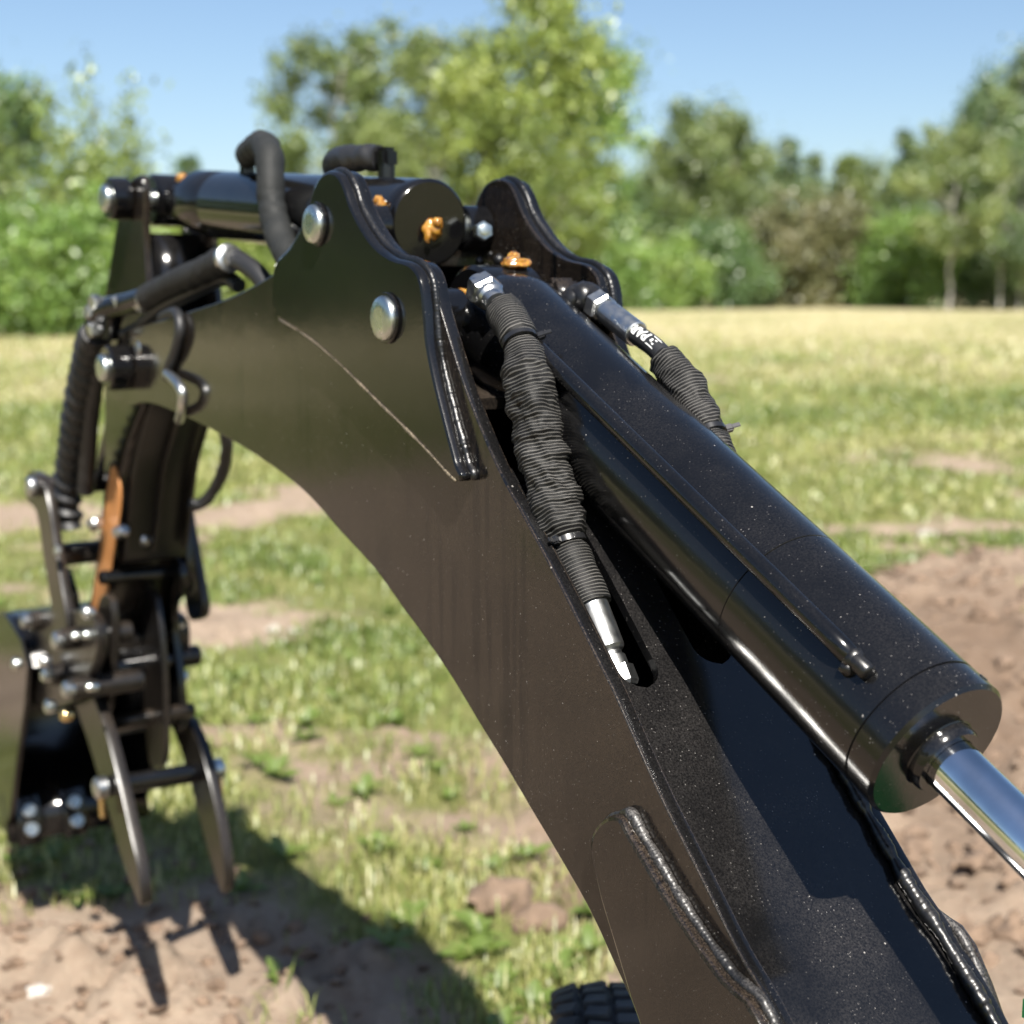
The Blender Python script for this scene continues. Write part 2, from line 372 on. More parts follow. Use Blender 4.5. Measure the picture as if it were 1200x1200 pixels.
gf = np.stack([ii[:-1, :-1].ravel(), ii[:-1, 1:].ravel(), ii[1:, 1:].ravel(), ii[1:, :-1].ravel()], 1)
gme = bpy.data.meshes.new('ground'); gme.vertices.add(len(gv)); gme.vertices.foreach_set('co', gv.ravel())
gme.loops.add(gf.size); gme.loops.foreach_set('vertex_index', gf.ravel().astype(np.int32))
gme.polygons.add(len(gf)); gme.polygons.foreach_set('loop_start', np.arange(0, gf.size, 4).astype(np.int32))
gme.update(calc_edges=True); gme.validate()
gme.polygons.foreach_set('use_smooth', [True] * len(gf))
at = gme.attributes.new('bare', 'FLOAT', 'POINT'); at.data.foreach_set('value', bare_amount(GX, GY).ravel().astype(np.float32))
damp = np.clip(1.15 * np.exp(-(((GX - 3.2) / 1.5) ** 2 + ((GY - 2.6) / 1.1) ** 2)) + 0.9 * np.exp(-(((GX - 1.44) / 0.22) ** 2 + ((GY - 2.18) / 0.22) ** 2)), 0, 1)
at = gme.attributes.new('damp', 'FLOAT', 'POINT'); at.data.foreach_set('value', damp.ravel().astype(np.float32))
at = gme.attributes.new('dry', 'FLOAT', 'POINT'); at.data.foreach_set('value', dry_amount(GX, GY).ravel().astype(np.float32))
def ground_mat():
    m, t, b = new_mat('field_ground')
    co = node(t, 'ShaderNodeTexCoord').outputs['Object']
    ba = node(t, 'ShaderNodeAttribute', attribute_name='bare'); dr = node(t, 'ShaderNodeAttribute', attribute_name='dry')
    n1 = node(t, 'ShaderNodeTexNoise', Scale=5.0, Detail=8.0, Roughness=0.7); t.links.new(co, n1.inputs['Vector'])
    n2 = node(t, 'ShaderNodeTexNoise', Scale=45.0, Detail=6.0, Roughness=0.7); t.links.new(co, n2.inputs['Vector'])
    soil = ramp(t, n1.outputs[0], [(0.30, (0.20, 0.142, 0.10)), (0.55, (0.34, 0.255, 0.188)), (0.75, (0.39, 0.305, 0.23))]).outputs[0]
    soil2 = mixc(t, ramp(t, n2.outputs[0], [(0.35, g(0)), (0.7, g(0.55))]).outputs[0], soil, (0.42, 0.345, 0.26))
    dm = node(t, 'ShaderNodeAttribute', attribute_name='damp')
    soil2 = mixc(t, math_n(t, 'MULTIPLY', dm.outputs['Fac'], ramp(t, n1.outputs[0], [(0.3, g(1)), (0.7, g(0.6))]).outputs[0]), soil2, (0.175, 0.118, 0.080))
    gr = ramp(t, n1.outputs[0], [(0.3, (0.11, 0.135, 0.035)), (0.7, (0.22, 0.215, 0.08))]).outputs[0]
    dry = ramp(t, n2.outputs[0], [(0.3, (0.33, 0.285, 0.15)), (0.7, (0.46, 0.41, 0.25))]).outputs[0]
    veg = mixc(t, dr.outputs['Fac'], gr, dry)
    f = math_n(t, 'ADD', ba.outputs['Fac'], math_n(t, 'MULTIPLY', math_n(t, 'SUBTRACT', n2.outputs[0], 0.5), 0.6))
    f = ramp(t, f, [(0.22, g(0)), (0.62, g(1))]).outputs[0]
    t.links.new(mixc(t, f, veg, soil2), b.inputs['Base Color'])
    b.inputs['Roughness'].default_value = 0.95; b.inputs['Specular IOR Level'].default_value = 0.15
    bp = node(t, 'ShaderNodeBump', Strength=0.9, Distance=0.025); t.links.new(n2.outputs[0], bp.inputs['Height']); t.links.new(bp.outputs[0], b.inputs['Normal'])
    return m
gme.materials.append(ground_mat())
ground = bpy.data.objects.new('ground', gme); COL.objects.link(ground); tag(ground, 'field of grass and bare brown soil', kind='structure')
def gz(x, y): return float(height(np.array([x]), np.array([y]))[0])

# ------------------------------------------------------------------ excavator
ex = bpy.data.objects.new('excavator', None); COL.objects.link(ex); ex.location = (0, 0, 0)
tag(ex, 'glossy black mini excavator digging arm with boom, hydraulic cylinders, bucket and thumb', 'excavator')
XC = 0.731

# ---- boom outlines (y, z) in the plane of the left side plate
TOPLINE = [(1.0396,1.0667), (0.9918,1.009), (0.9539,0.9745), (0.9128,0.9368), (0.8862,0.9112), (0.8527,0.8781), (0.8311,0.8569), (0.808,0.8303), (0.7745,0.7931), (0.7265,0.746), (0.6903,0.7105), (0.6603,0.6867)]
TOPEXT = [(0.605, 0.632), (0.55, 0.555), (0.505, 0.49), (0.46, 0.435)]
LOWLINE = [(1.8172,1.0077), (1.7308,1.0016), (1.5947,0.9872), (1.498,0.9733), (1.4123,0.9575), (1.3479,0.9405), (1.2822,0.9151), (1.2121,0.8901), (1.1619,0.8644), (1.1128,0.8403), (1.0664,0.8144), (1.0238,0.7865), (0.9819,0.7602), (0.942,0.7331), (0.9076,0.7103), (0.8609,0.6774), (0.8274,0.6454), (0.7953,0.6147)]
LOWEXT = [(0.745, 0.565), (0.68, 0.48), (0.60, 0.385), (0.545, 0.335)]
FOOT = [(0.50, 0.310), (0.455, 0.318), (0.425, 0.355), (0.43, 0.40)]
NOSE = [(1.872, 1.005), (1.90, 1.000), (1.94, 1.005), (1.965, 1.03), (1.97, 1.06), (1.955, 1.085), (1.925, 1.098), (1.88, 1.103)]
LUGTOP = [(1.6017,1.1365), (1.4877,1.1555), (1.3966,1.1777), (1.3581,1.1948), (1.3311,1.2131), (1.3126,1.2312), (1.3023,1.2468), (1.2867,1.2587), (1.2662,1.2629), (1.2466,1.2584), (1.233,1.246), (1.2198,1.2268), (1.1999,1.2083), (1.1756,1.1917), (1.1453,1.1805), (1.1146,1.1755), (1.0982,1.1673), (1.0896,1.1543)]
pts = NOSE + LUGTOP + [(1.0811,1.1334)] + TOPLINE + TOPEXT
outline = [tuple(p) for p in catmull(pts + FOOT[::-1] + LOWEXT[::-1] + LOWLINE[::-1], 3, closed=True)]
gb = Geo()
left_plate = slab(outline, 0.630, 0.642, 0.0014)
gb.add(*left_plate); gb.add(*mirror(left_plate))
boom = gb.build('boom', M['plate'], ex, sharp=30); boom.data.materials.append(M['dusty'])
for p in boom.data.polygons:
    if abs(p.normal.x) < 0.3: p.material_index = 1
tag(boom, 'curved black box boom with brown ground mirrored in its side plate')

# top plate with hose openings
tl = np.array([tuple(p) for p in catmull(TOPLINE[1:] + TOPEXT[:3], 14)])
def top_plate():
    d = np.concatenate([[0], np.cumsum(np.linalg.norm(np.diff(tl, axis=0), axis=1))])
    n = 260; s = np.linspace(0, d[-1], n); Y = np.interp(s, d, tl[:, 0]); Z = np.interp(s, d, tl[:, 1])
    T = np.gradient(np.stack([Y, Z], 1), axis=0); T /= np.linalg.norm(T, axis=1)[:, None]; N = np.stack([T[:, 1], -T[:, 0]], 1)
    N *= np.sign(N[:, 1])[:, None]
    def halfw(s_, a, b_, hw):
        if s_ < a or s_ > b_: return 0.0
        e = min(s_ - a, b_ - s_)
        return hw * math.sqrt(max(0, 1 - (1 - min(1, e / hw)) ** 2))
    sY = lambda y: float(np.interp(-y, -Y, s))
    eL = sY(0.832); rA, rB = sY(0.908), sY(0.838)
    v, f = [], []; per = []
    for i in range(n):
        wl = halfw(s[i], -1, eL, 0.0180); wr = halfw(s[i], rA, rB, 0.019)
        cl, cr = 0.6630, 0.742
        xs = [0.6425, cl - wl, cl + wl, 0.69, 0.705, cr - wr, cr + wr, 0.775, 0.8035]
        per.append(xs)
        for x in xs: v.append((x, Y[i] - N[i, 0] * 0.007, Z[i] - N[i, 1] * 0.007))
    m = 9
    for i in range(n - 1):
        for k in range(m - 1):
            if k in (1, 5): 
                if per[i][k + 1] - per[i][k] > 1e-5 or per[i + 1][k + 1] - per[i + 1][k] > 1e-5: continue
                continue
            a = i * m + k; f.append((a, a + 1, a + m + 1, a + m))
    return v, f
tp = mk('top_plate', *top_plate(), M['top'], boom, 40)
bm = bmesh.new(); bm.from_mesh(tp.data); bmesh.ops.remove_doubles(bm, verts=bm.verts, dist=1e-6); bm.to_mesh(tp.data); bm.free(); finish(tp.data, 40)
so = tp.modifiers.new('thickness', 'SOLIDIFY'); so.thickness = 0.008; so.offset = 0; es = tp.modifiers.new('edges', 'EDGE_SPLIT'); es.split_angle = R(30)
# bottom plate and inner web
def strip(line, x0, x1, off, name, mat, thick=0.008):
    L = np.array([tuple(p) for p in catmull(line, 6)]); T = np.gradient(L, axis=0); T /= np.linalg.norm(T, axis=1)[:, None]
    N = np.stack([-T[:, 1], T[:, 0]], 1); N *= np.sign(N[:, 1])[:, None]
    v, f = [], []
    for p, nn in zip(L, N):
        q = p + nn * off; q2 = p + nn * (off + thick)
        v += [(x0, *q), (x1, *q), (x1, *q2), (x0, *q2)]
    for i in range(len(L) - 1):
        a = i * 4
        for k in range(4): f.append((a + k, a + (k + 1) % 4, a + 4 + (k + 1) % 4, a + 4 + k))
    f += [(0, 1, 2, 3), tuple(len(v) - 4 + k for k in (3, 2, 1, 0))]
    o = mk(name, v, f, mat, boom, 30); return o
strip(LOWLINE[1:] + LOWEXT, 0.6425, 0.8035, 0.006, 'bottom_plate', M['black'])
strip([(1.058, 1.050), (1.10, 1.056), (1.16, 1.062), (1.22, 1.07)], 0.6425, 0.8035, 0.0, 'web_plate', M['worn'], 0.010)
mk('web_plate', *box((0.723, 1.335, 1.135), (0.160, 0.008, 0.084), None, 0.001), M['black'], boom)
strip([(1.03, 0.98), (1.05, 0.94), (1.06, 0.90)], 0.6425, 0.8035, 0.0, 'web_plate', M['inner'], 0.010)
strip([(1.22, 1.09), (1.40, 1.115), (1.62, 1.10), (1.80, 1.075)], 0.6425, 0.8035, 0.015, 'front_plate', M['black'], 0.008)

# reinforcement plates on both sides
LUG = LUGTOP[2:] + [(1.0856,1.1335), (1.0816,1.1083), (1.0719,1.0819), (1.058,1.0531), (1.0414,1.0212), (1.0333,1.0069), (1.0264,1.0004), (1.0279,0.9946), (1.0362,0.9936), (1.0487,0.9981), (1.073,1.0096), (1.1055,1.0238), (1.1394,1.0377), (1.1714,1.0502), (1.2098,1.066), (1.2535,1.0832), (1.3052,1.1012), (1.3482,1.1127), (1.3892,1.1223), (1.4036,1.1325), (1.4048,1.1474)]
lug_o = [tuple(p) for p in catmull(LUG, 3, closed=True)]
lug = slab(lug_o, 0.6160, 0.6298, 0.0035)
o = mk('reinforcement_plate', *lug, M['black'], boom, 30)
mk('reinforcement_plate', *mirror(lug), M['black'], boom, 30)
FT = [(0.8401,0.7296), (0.8414,0.7413), (0.8362,0.7531), (0.8257,0.7637), (0.8142,0.77), (0.804,0.7706), (0.7936,0.7615), (0.7755,0.7483), (0.7367,0.7198), (0.6913,0.6945), (0.6533,0.6795)] + [(0.60, 0.59), (0.55, 0.50), (0.49, 0.42), (0.45, 0.37), (0.47, 0.34), (0.53, 0.355), (0.62, 0.43), (0.70, 0.52)] + [(0.7807,0.6241), (0.7933,0.642), (0.8125,0.6744), (0.8289,0.7018)]
ft_o = [tuple(p) for p in catmull(FT, 3, closed=True)]
ftp = slab(ft_o, 0.6160, 0.6298, 0.0035)
mk('reinforcement_plate', *ftp, M['plate'], boom, 30)
mk('reinforcement_plate', *mirror(ftp), M['plate'], boom, 30)
# weld beads
def yz_path(px, x): return [(x, y, z) for (y, z) in [tuple(p) for p in catmull(px, 5)]]
LUGEDGE = LUGTOP[7:] + LUG[len(LUGTOP) - 2:len(LUGTOP) + 6]
wb = bead(yz_path(LUGEDGE, 0.6285), 0.0033, 1)
mk('weld_bead', wb[0], wb[1], M['weld'], boom, 60)
mw = mirror(wb); mk('weld_bead', mw[0], mw[1], M['weld'], boom, 60)
LOWEDGE = LUG[len(LUGTOP) + 6:-2]  # thin tan bead added here as the painted highlight of the lower edge
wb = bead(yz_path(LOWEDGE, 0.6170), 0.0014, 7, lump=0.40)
mk('highlight_line', wb[0], wb[1], M['highlight_tan'], boom, 60)
mw = mirror(wb); mk('highlight_line', mw[0], mw[1], M['highlight_tan'], boom, 60)
FTEDGE = FT[1:14]
wb = bead(yz_path(FTEDGE, 0.6275), 0.0040, 2, lump=0.30)
mk('weld_bead', wb[0], wb[1], M['weld_dusty'], boom, 60)
mw = mirror(wb); mk('weld_bead', mw[0], mw[1], M['weld_dusty'], boom, 60)
wb = bead([(0.8005, y - 0.001, z + 0.001) for (y, z) in tl[::3]], 0.0052, 4, step=0.005, lump=0.25)
mk('weld_bead', wb[0], wb[1], M['weld'], boom, 60)
# pins through the boom
LOW = (1.151, 1.127); UPP = (1.291, 1.214); PIV = (1.915, 1.05)
def pin_head(parent, x, yz, r, sgn=-1, h=0.0075, mat='zinc'):
    return mk('pin_head', *lathe([(-0.006, r * 0.9), (0, r * 1.0), (h * 0.45, r), (h * 0.78, r * 0.95), (h, r * 0.82), (h * 1.06, r * 0.5)], (x, *yz), (sgn, 0, 0), 40), M[mat], parent, 50)
def washer(parent, x, yz, r, mat='black'):
    mk('boss_ring', *lathe([(0, r), (0.0018, r), (0.003, r * 0.96), (0.003, r * 0.8)], (x, *yz), (-1, 0, 0), 40), M[mat], parent)
for yz, r in ((LOW, 0.0200), (UPP, 0.0186)):
    washer(boom, 0.6158, yz, r * 1.14); pin_head(boom, 0.6143, yz, r)
    washer_m = mirror(lathe([(0, r * 1.14), (0.0018, r * 1.14), (0.003, r * 1.05)], (0.6158, *yz), (-1, 0, 0), 40)); mk('boss_ring', *washer_m, M['black'], boom)
    pin_head(boom, MIR - 0.6143, yz, r, 1)
    mk('pin', *cyl((0.63, *yz), (0.70, *yz), 0.0155), M['zinc'], boom); mk('pin', *cyl((0.765, *yz), (0.816, *yz), 0.0155), M['zinc'], boom)
    mk('spacer', *cyl((0.6425, *yz), (0.688, *yz), 0.0265 if yz is LOW else 0.021, 0.0015, 36), M['black'], boom)
    mk('spacer', *cyl((0.8035, *yz), (0.776, *yz), 0.0265 if yz is LOW else 0.023, 0.0015, 36), M['black'], boom)
pin_head(boom, 0.599, PIV, 0.0185)
mk('boss', *cyl((0.600, *PIV), (0.6305, *PIV), 0.030, 0.003, 36), M['black'], boom)
mk('boss', *cyl((MIR - 0.600, *PIV), (MIR - 0.6305, *PIV), 0.030, 0.003, 36), M['black'], boom)
mk('pin', *cyl((0.60, *PIV), (MIR - 0.60, *PIV), 0.016), M['zinc'], boom)
# hex bolt holding the upper pin, weld spatter blobs
gb = Geo(); bp0 = [(0.774,1.2431,1.2094)][0]
gb.add(*hexhead((bp0[0], bp0[1] + 0.004, bp0[2]), (-0.15, -1, 0.1), 0.0098, 0.008)); gb.add(*lathe([(0, 0.006), (0.0022, 0.006), (0.003, 0.003)], (bp0[0] - 0.0012, bp0[1] - 0.0042, bp0[2] + 0.001), (-0.15, -1, 0.1), 16))
gb.build('bolt', M['zinc'], boom, 25)
def blob(c, r, seed, squash=(1, 1, 1), n=2, amp=0.25, freq=2.2):
    bm = bmesh.new(); bmesh.ops.create_icosphere(bm, subdivisions=n, radius=1.0)
    from mathutils import noise
    off = Vector((seed * 3.1, seed * 1.7, seed * 5.3)); v = []
    for q in bm.verts:
        k = 1 + amp * noise.noise(q.co * freq + off); v.append((c[0] + q.co.x * k * r * squash[0], c[1] + q.co.y * k * r * squash[1], c[2] + q.co.z * k * r * squash[2]))
    bm.verts.index_update(); f = [tuple(a.index for a in fc.verts) for fc in bm.faces]; bm.free(); return v, f
for k, p in enumerate([(0.785,1.248,1.1872), (0.78,1.2611,1.1806), (0.788,1.2368,1.1811), (0.78,1.2481,1.1753), (0.785,1.1493,1.1468), (0.783,1.2401,1.1702), (0.66,1.0008,1.0551), (0.66,0.9931,1.0521)]): mk('weld_spatter', *blob(p, 0.003 + 0.002 * (k % 3), k, n=1), M['weld'], boom, 60)
# lumps of amber grease
def grease_lump(parent, c, size, seed, n=3): mk('grease_lump', *blob(c, 0.86, seed, size, n, 0.38, 1.6), M['grease'], parent, None)

# ---- boom cylinder
ECEN = np.array([XC, *LOW]); GL = np.array([XC, *[(0.614,0.8525)][0]])
AX = (GL - ECEN) / np.linalg.norm(GL - ECEN); LB = np.linalg.norm(GL - ECEN); RB = 0.0557
seam = 0.435
prof = [(-0.012, 0.030), (-0.006, 0.040), (0.004, 0.0475), (0.016, 0.0525), (0.03, RB - 0.0006), (0.038, RB), (seam - 0.0006, RB), (seam, RB - 0.0009), (seam + 0.0006, RB),
        (LB - 0.026, RB), (LB - 0.0255, RB - 0.0012), (LB - 0.0243, RB - 0.0012), (LB - 0.0235, RB), (LB - 0.003, RB), (LB, RB - 0.0025), (LB, 0.0275), (LB + 0.001, 0.0265), (LB - 0.004, 0.026)]
bc = mk('boom_cylinder', *lathe(prof, ECEN, AX, 96), M['dusty'], ex, 30)
tag(bc, 'fat black hydraulic cylinder lying along the top of the boom')
mk('eye', *cyl((0.700, *LOW), (0.762, *LOW), 0.0475, 0.004, 56), M['dusty'], bc)
mk('wiper_collar', *lathe([(0, 0.0262), (0.010, 0.0262), (0.013, 0.0245), (0.013, 0.0195), (0.006, 0.0195)], GL - AX * 0.003, AX, 56), M['black'], bc)
RODE = GL + AX * 0.30
mk('rod', *cyl(GL - AX * 0.02, RODE, 0.0190, 0.002, 56), M['chrome'], bc)
mk('rod_eye', *cyl(RODE + np.array([-0.04, 0, 0]), RODE + np.array([0.04, 0, 0]), 0.038, 0.004, 40), M['black'], bc)
# small oil hole near the gland rim
UPN = np.cross(AX, [1, 0, 0]); UPN /= np.linalg.norm(UPN); UPN *= np.sign(UPN[2])
def on_barrel(l, phi, off=0.0):   # phi from the top of the barrel towards the left
    return ECEN + AX * l + (RB + off) * (math.cos(phi) * UPN + math.sin(phi) * np.array([-1.0, 0, 0]))
pn = on_barrel(LB - 0.012, R(-28), -0.001)
mk('gland_hole', *cyl(pn, pn + (pn - (ECEN + AX * (LB - 0.012))) * 0.03, 0.0032, 0.0005, 14), M['inner'], bc)
# hard line welded along the barrel
LINE_PHI = R(49)
path = [on_barrel(l, LINE_PHI, off) for l, off in ((0.10, 0.006), (0.13, 0.0085), (0.18, 0.009), (0.25, 0.009), (0.32, 0.0088), (0.40, 0.009), (0.48, 0.009), (0.518, 0.0085), (0.532, 0.0065), (0.540, 0.002))]
mk('oil_pipe', *tube(catmull(path, 6), 0.0076, 20)[:2], M['dusty'], bc, 50)
pb = on_barrel(0.543, LINE_PHI, 0.002)
gs = Geo(); gs.add(*blob(pb, 0.0085, 5, n=2, amp=0.35)); gs.add(*cyl(on_barrel(0.535, LINE_PHI, 0.004), on_barrel(0.560, LINE_PHI, 0.004), 0.006, 0.002, 18))
gs.add(*blob(on_barrel(0.545, LINE_PHI + 0.12, 0.001), 0.006, 8, n=2, amp=0.4)); gs.build('pipe_boss', M['weld'], bc, 60)
grease_lump(bc, (0.7435, 1.138, 1.176), (0.0165, 0.0155, 0.0075), 3); grease_lump(bc, (0.7435, 1.142, 1.182), (0.0065, 0.006, 0.006), 9)
mk('grease_ring', *lathe([(0, 0.020), (0.0, 0.0255), (0.003, 0.0268), (0.007, 0.0262), (0.009, 0.0245), (0.009, 0.02)], (0.6885, *LOW), (1, 0, 0), 40), M['grease'], bc, None)
mk('port_block', *box((0.775, 1.118, 1.142), (0.035, 0.045, 0.03), Matrix.Rotation(R(-26), 3, 'X'), 0.006), M['worn'], bc)

# ---- hoses
def hose(name, label, path, r, mat, sleeve_fn=None, seg=28, n=10, parent=ex):
    P = catmull(path, n); o = mk(name, *tube(P, r, seg), None, parent, 60) if False else None
    v, f, uv = tube(P, sleeve_fn or r, seg)
    o = mk(name, v, f, M[mat], parent, 60, uv)
    if label: tag(o, label)
    return o
def folds(r, seed, amp=0.10, rib=0.0, pitch=0.003, bul=None):
    rs = np.random.default_rng(seed); ph = rs.uniform(0, 6.28, 8)
    def fn(i, s, a):
        k = 1.0
        k += amp * math.sin(s * 190 + ph[0] + 1.2 * math.sin(a + ph[1])) * (0.55 + 0.45 * math.sin(a + s * 37 + ph[2]))
        k += amp * 0.6 * math.sin(s * 330 + 2 * math.sin(a * 2 + ph[3]) + ph[4]) * max(0, math.sin(s * 55 + ph[5]))
        k += amp * 0.4 * math.sin(2 * a + s * 60 + ph[6])
        if rib: k += rib * math.sin(s * 2 * math.pi / pitch)
        if bul: k += bul(s)
        return r * k
    return fn
def tie(parent, p, axis, r, seed, headdir):
    ax = Vector(axis).normalized(); gq = Geo()
    gq.add(*lathe([(-0.0024, r), (-0.0022, r + 0.0016), (0.0022, r + 0.0016), (0.0024, r)], p, ax, 36, cap=False))
    h = Vector(headdir); h = (h - ax * h.dot(ax)).normalized(); c = Vector(p) + h * (r + 0.004)
    rot = Matrix((ax.cross(h), h, ax)).transposed()
    gq.add(*box(c, (0.006, 0.0075, 0.0065), rot, 0.0012)); gq.add(*box(c + h * 0.006 + ax.cross(h) * 0.002, (0.0015, 0.007, 0.004), rot, 0.0004))
    gq.build('cable_tie', M['plastic'], parent, 30)

# left hose of the boom cylinder, in a ruffled woven sleeve
LH = [(0.681,1.0969,1.153), (0.68,1.077,1.1441), (0.677,1.0559,1.1341), (0.673,1.0337,1.1201), (0.669,1.0145,1.1036), (0.666,0.9997,1.0817), (0.664,0.9878,1.0579), (0.663,0.9787,1.0341), (0.662,0.9684,1.0106), (0.661,0.957,0.9875), (0.661,0.9447,0.9633), (0.661,0.9314,0.9423), (0.661,0.9172,0.9239), (0.661,0.9021,0.9059)]
LHT = [(0.661,0.902,0.9045), (0.661,0.8894,0.8864), (0.661,0.878,0.8711), (0.661,0.8646,0.8557), (0.661,0.8526,0.845)]
PL = [np.array(p) for p in catmull(LH[2:], 40)]
s_all = np.concatenate([[0], np.cumsum([np.linalg.norm(PL[i + 1] - PL[i]) for i in range(len(PL) - 1)])])
n_ = int(s_all[-1] / 0.0008); ss = np.linspace(0, s_all[-1], n_); PA = np.array(PL); PLd = np.stack([np.interp(ss, s_all, PA[:, k]) for k in range(3)], 1)
SL = s_all[-1]
def left_sleeve():
    base = folds(1.0, 4, 0.02, 0.004, 0.0030)
    flat = folds(1.0, 4, 0.025, 0.004, 0.0030)
    from mathutils import noise
    def crum(s, a, sd):
        n1 = noise.noise(Vector((s * 62 + 0.8 * math.sin(a + sd), math.cos(a) * 0.8, math.sin(a) * 0.8 + sd))); n2 = noise.noise(Vector((s * 120, math.cos(a) * 1.3 + sd, math.sin(a) * 1.3)))
        n3 = noise.noise(Vector((s * 34 + 1.4 * math.sin(a + 1.0), math.cos(a) * 0.7 + 5, math.sin(a) * 0.7 + sd)))
        return 0.42 * (0.40 - abs(n1)) + 0.20 * (0.35 - abs(n2)) + 0.36 * (0.38 - abs(n3))
    def fn(i, s, a):
        q = s / SL
        mid = max(0.0, min(1, (q - 0.20) / 0.06)) * max(0.0, min(1, (0.80 - q) / 0.04))
        k = base(i, s, a) * mid + flat(i, s, a) * (1 - mid)
        rr = 0.0160 + 0.0022 * mid
        for c, d_ in ((0.165, 0.004), (0.800, 0.0035)):        # drawn in under the ties
            rr -= d_ * math.exp(-((q - c) / 0.018) ** 2)
        # soft folds with a hanging lip
        for c, am in ((0.37, 0.12), (0.455, 0.18), (0.53, 0.12), (0.67, 0.10)):
            dq = q - c - 0.012 * math.sin(a + c * 40)
            k += am * mid * (math.exp(-(dq / 0.020) ** 2) - 0.9 * math.exp(-((dq - 0.034) / 0.014) ** 2)) * (0.5 + 0.6 * math.sin(a * 1.0 + c * 55))
        k += crum(s, a, 2.3) * (0.15 + 0.85 * mid)
        return rr * k
    return fn
v, f, uv = tube(PLd, left_sleeve(), 44)
lh = mk('hydraulic_hose', v, f, M['sleeve'], ex, 80, uv); tag(lh, 'ruffled black woven sleeved hose between side plate and cylinder')
a0, a1 = np.array(LH[0]), np.array(LH[2]); ax = (a1 - a0) / np.linalg.norm(a1 - a0)
gq = Geo(); gq.add(*hexhead(a0 - ax * 0.002, ax, 0.0160, 0.016)); gq.add(*lathe([(0.011, 0.0125), (0.019, 0.0125), (0.022, 0.0105), (0.032, 0.0105)], a0, ax, 30)); gq.add(*lathe([(-0.012, 0.009), (0.001, 0.009)], a0, ax, 24))
gq.build('fitting', M['fit'], lh, 25)
q0 = [np.array(p) for p in LHT]; ax = q0[2] - q0[0]; ax /= np.linalg.norm(ax)
gq = Geo(); gq.add(*lathe([(-0.012, 0.0132), (0.036, 0.0135), (0.0385, 0.012), (0.040, 0.0095), (0.044, 0.0095)], q0[0], ax, 40))
gq.build('ferrule', M['fit_dull'], lh, 25)
gq = Geo(); gq.add(*lathe([(0.043, 0.0095), (0.044, 0.0112), (0.052, 0.0112), (0.053, 0.010)], q0[0], ax, 36)); gq.add(*hexhead(q0[0] + ax * 0.053, ax, 0.0145, 0.016)); gq.add(*lathe([(0.068, 0.0095), (0.075, 0.0095)], q0[0], ax, 24)); gq.add(*hexhead(q0[0] + ax * 0.074, ax, 0.0135, 0.014)); gq.add(*lathe([(0.085, 0.009), (0.12, 0.009)], q0[0], ax, 24))
gq.build('fitting', M['fit_dull'], lh, 25)
def at_len(P_, frac):
    i = int(frac * (len(P_) - 2)); return P_[i], P_[i + 1] - P_[i]
p_, t_ = at_len(PLd, 0.165); tie(lh, p_, t_, 0.0142, 0, (1, -0.4, 0.5))
p_, t_ = at_len(PLd, 0.800); tie(lh, p_, t_, 0.0145, 0, (-1, -0.6, 0.2))

# right hose with printed rubber cover
RH = [(0.785,1.0832,1.1477), (0.785,1.0635,1.1371), (0.785,1.0391,1.126), (0.785,1.0093,1.1132), (0.784,0.9817,1.1023), (0.783,0.9548,1.086), (0.782,0.9353,1.0706), (0.781,0.9183,1.0526), (0.779,0.9015,1.0343), (0.776,0.8859,1.015), (0.772,0.8744,0.9922), (0.766,0.8666,0.9626)]
PR = np.array(catmull(RH, 12))
v, f, uv = tube(PR[24:64], 0.0088, 28); rh = mk('hydraulic_hose', v, f, M['rubber'], ex, 60, uv); tag(rh, 'black rubber hose with white print and loose woven sleeve beyond the cylinder')
a0, a1 = np.array(RH[1]), np.array(RH[3]); ax = (a1 - a0) / np.linalg.norm(a1 - a0); LF = np.linalg.norm(a1 - a0)
gq = Geo(); gq.add(*hexhead(a0 - ax * 0.006, ax, 0.0142, 0.014)); gq.add(*lathe([(0.007, 0.0095), (0.0125, 0.0095)], a0, ax, 24)); gq.build('fitting', M['fit'], rh, 25)
gq = Geo(); gq.add(*lathe([(0.0115, 0.009), (0.012, 0.0112), (LF - 0.001, 0.0116), (LF, 0.0105)], a0, ax, 26)); gq.build('ferrule', M['fit'], rh, 18)
e0 = np.array(RH[0]); gq = Geo(); gq.add(*tube(catmull([e0 + np.array([-0.02, 0.02, -0.03]), e0 + np.array([-0.012, 0.008, -0.006]), e0, a0 - ax * 0.004], 8), 0.0115, 20)[:2]); gq.add(*blob(e0 + np.array([-0.004, 0.0, -0.004]), 0.0145, 4)); gq.build('elbow', M['weld'], rh, 50)
PRs = PR[55:]; d_ = np.concatenate([[0], np.cumsum(np.linalg.norm(np.diff(PRs, axis=0), axis=1))]); ss = np.linspace(0, d_[-1], int(d_[-1] / 0.0008)); PRd = np.stack([np.interp(ss, d_, PRs[:, k]) for k in range(3)], 1)
RL = d_[-1]
from mathutils import noise as _noise
_fb = folds(1.0, 12, 0.05, 0.004, 0.0030)
def rs_fn(i, s, a):
    rr = 0.0142 + 0.0022 * math.exp(-((s - 0.035) / 0.02) ** 2) - 0.0030 * math.exp(-((s - 0.085) / 0.005) ** 2)
    rr *= 1 + 0.12 * math.sin(a + 1.0) * math.exp(-(s / 0.05) ** 2)
    return rr * (_fb(i, s, a) + 0.26 * (0.3 - abs(_noise.noise(Vector((s * 60 + math.sin(a), math.cos(a), math.sin(a)))))))
v, f, uv = tube(PRd, rs_fn, 40); mk('sleeve', v, f, M['sleeve'], rh, 80, uv)
i85 = int(np.searchsorted(ss, 0.085)); tie(rh, PRd[i85], PRd[i85 + 1] - PRd[i85], 0.0122, 0, (1, -0.5, 0.25))
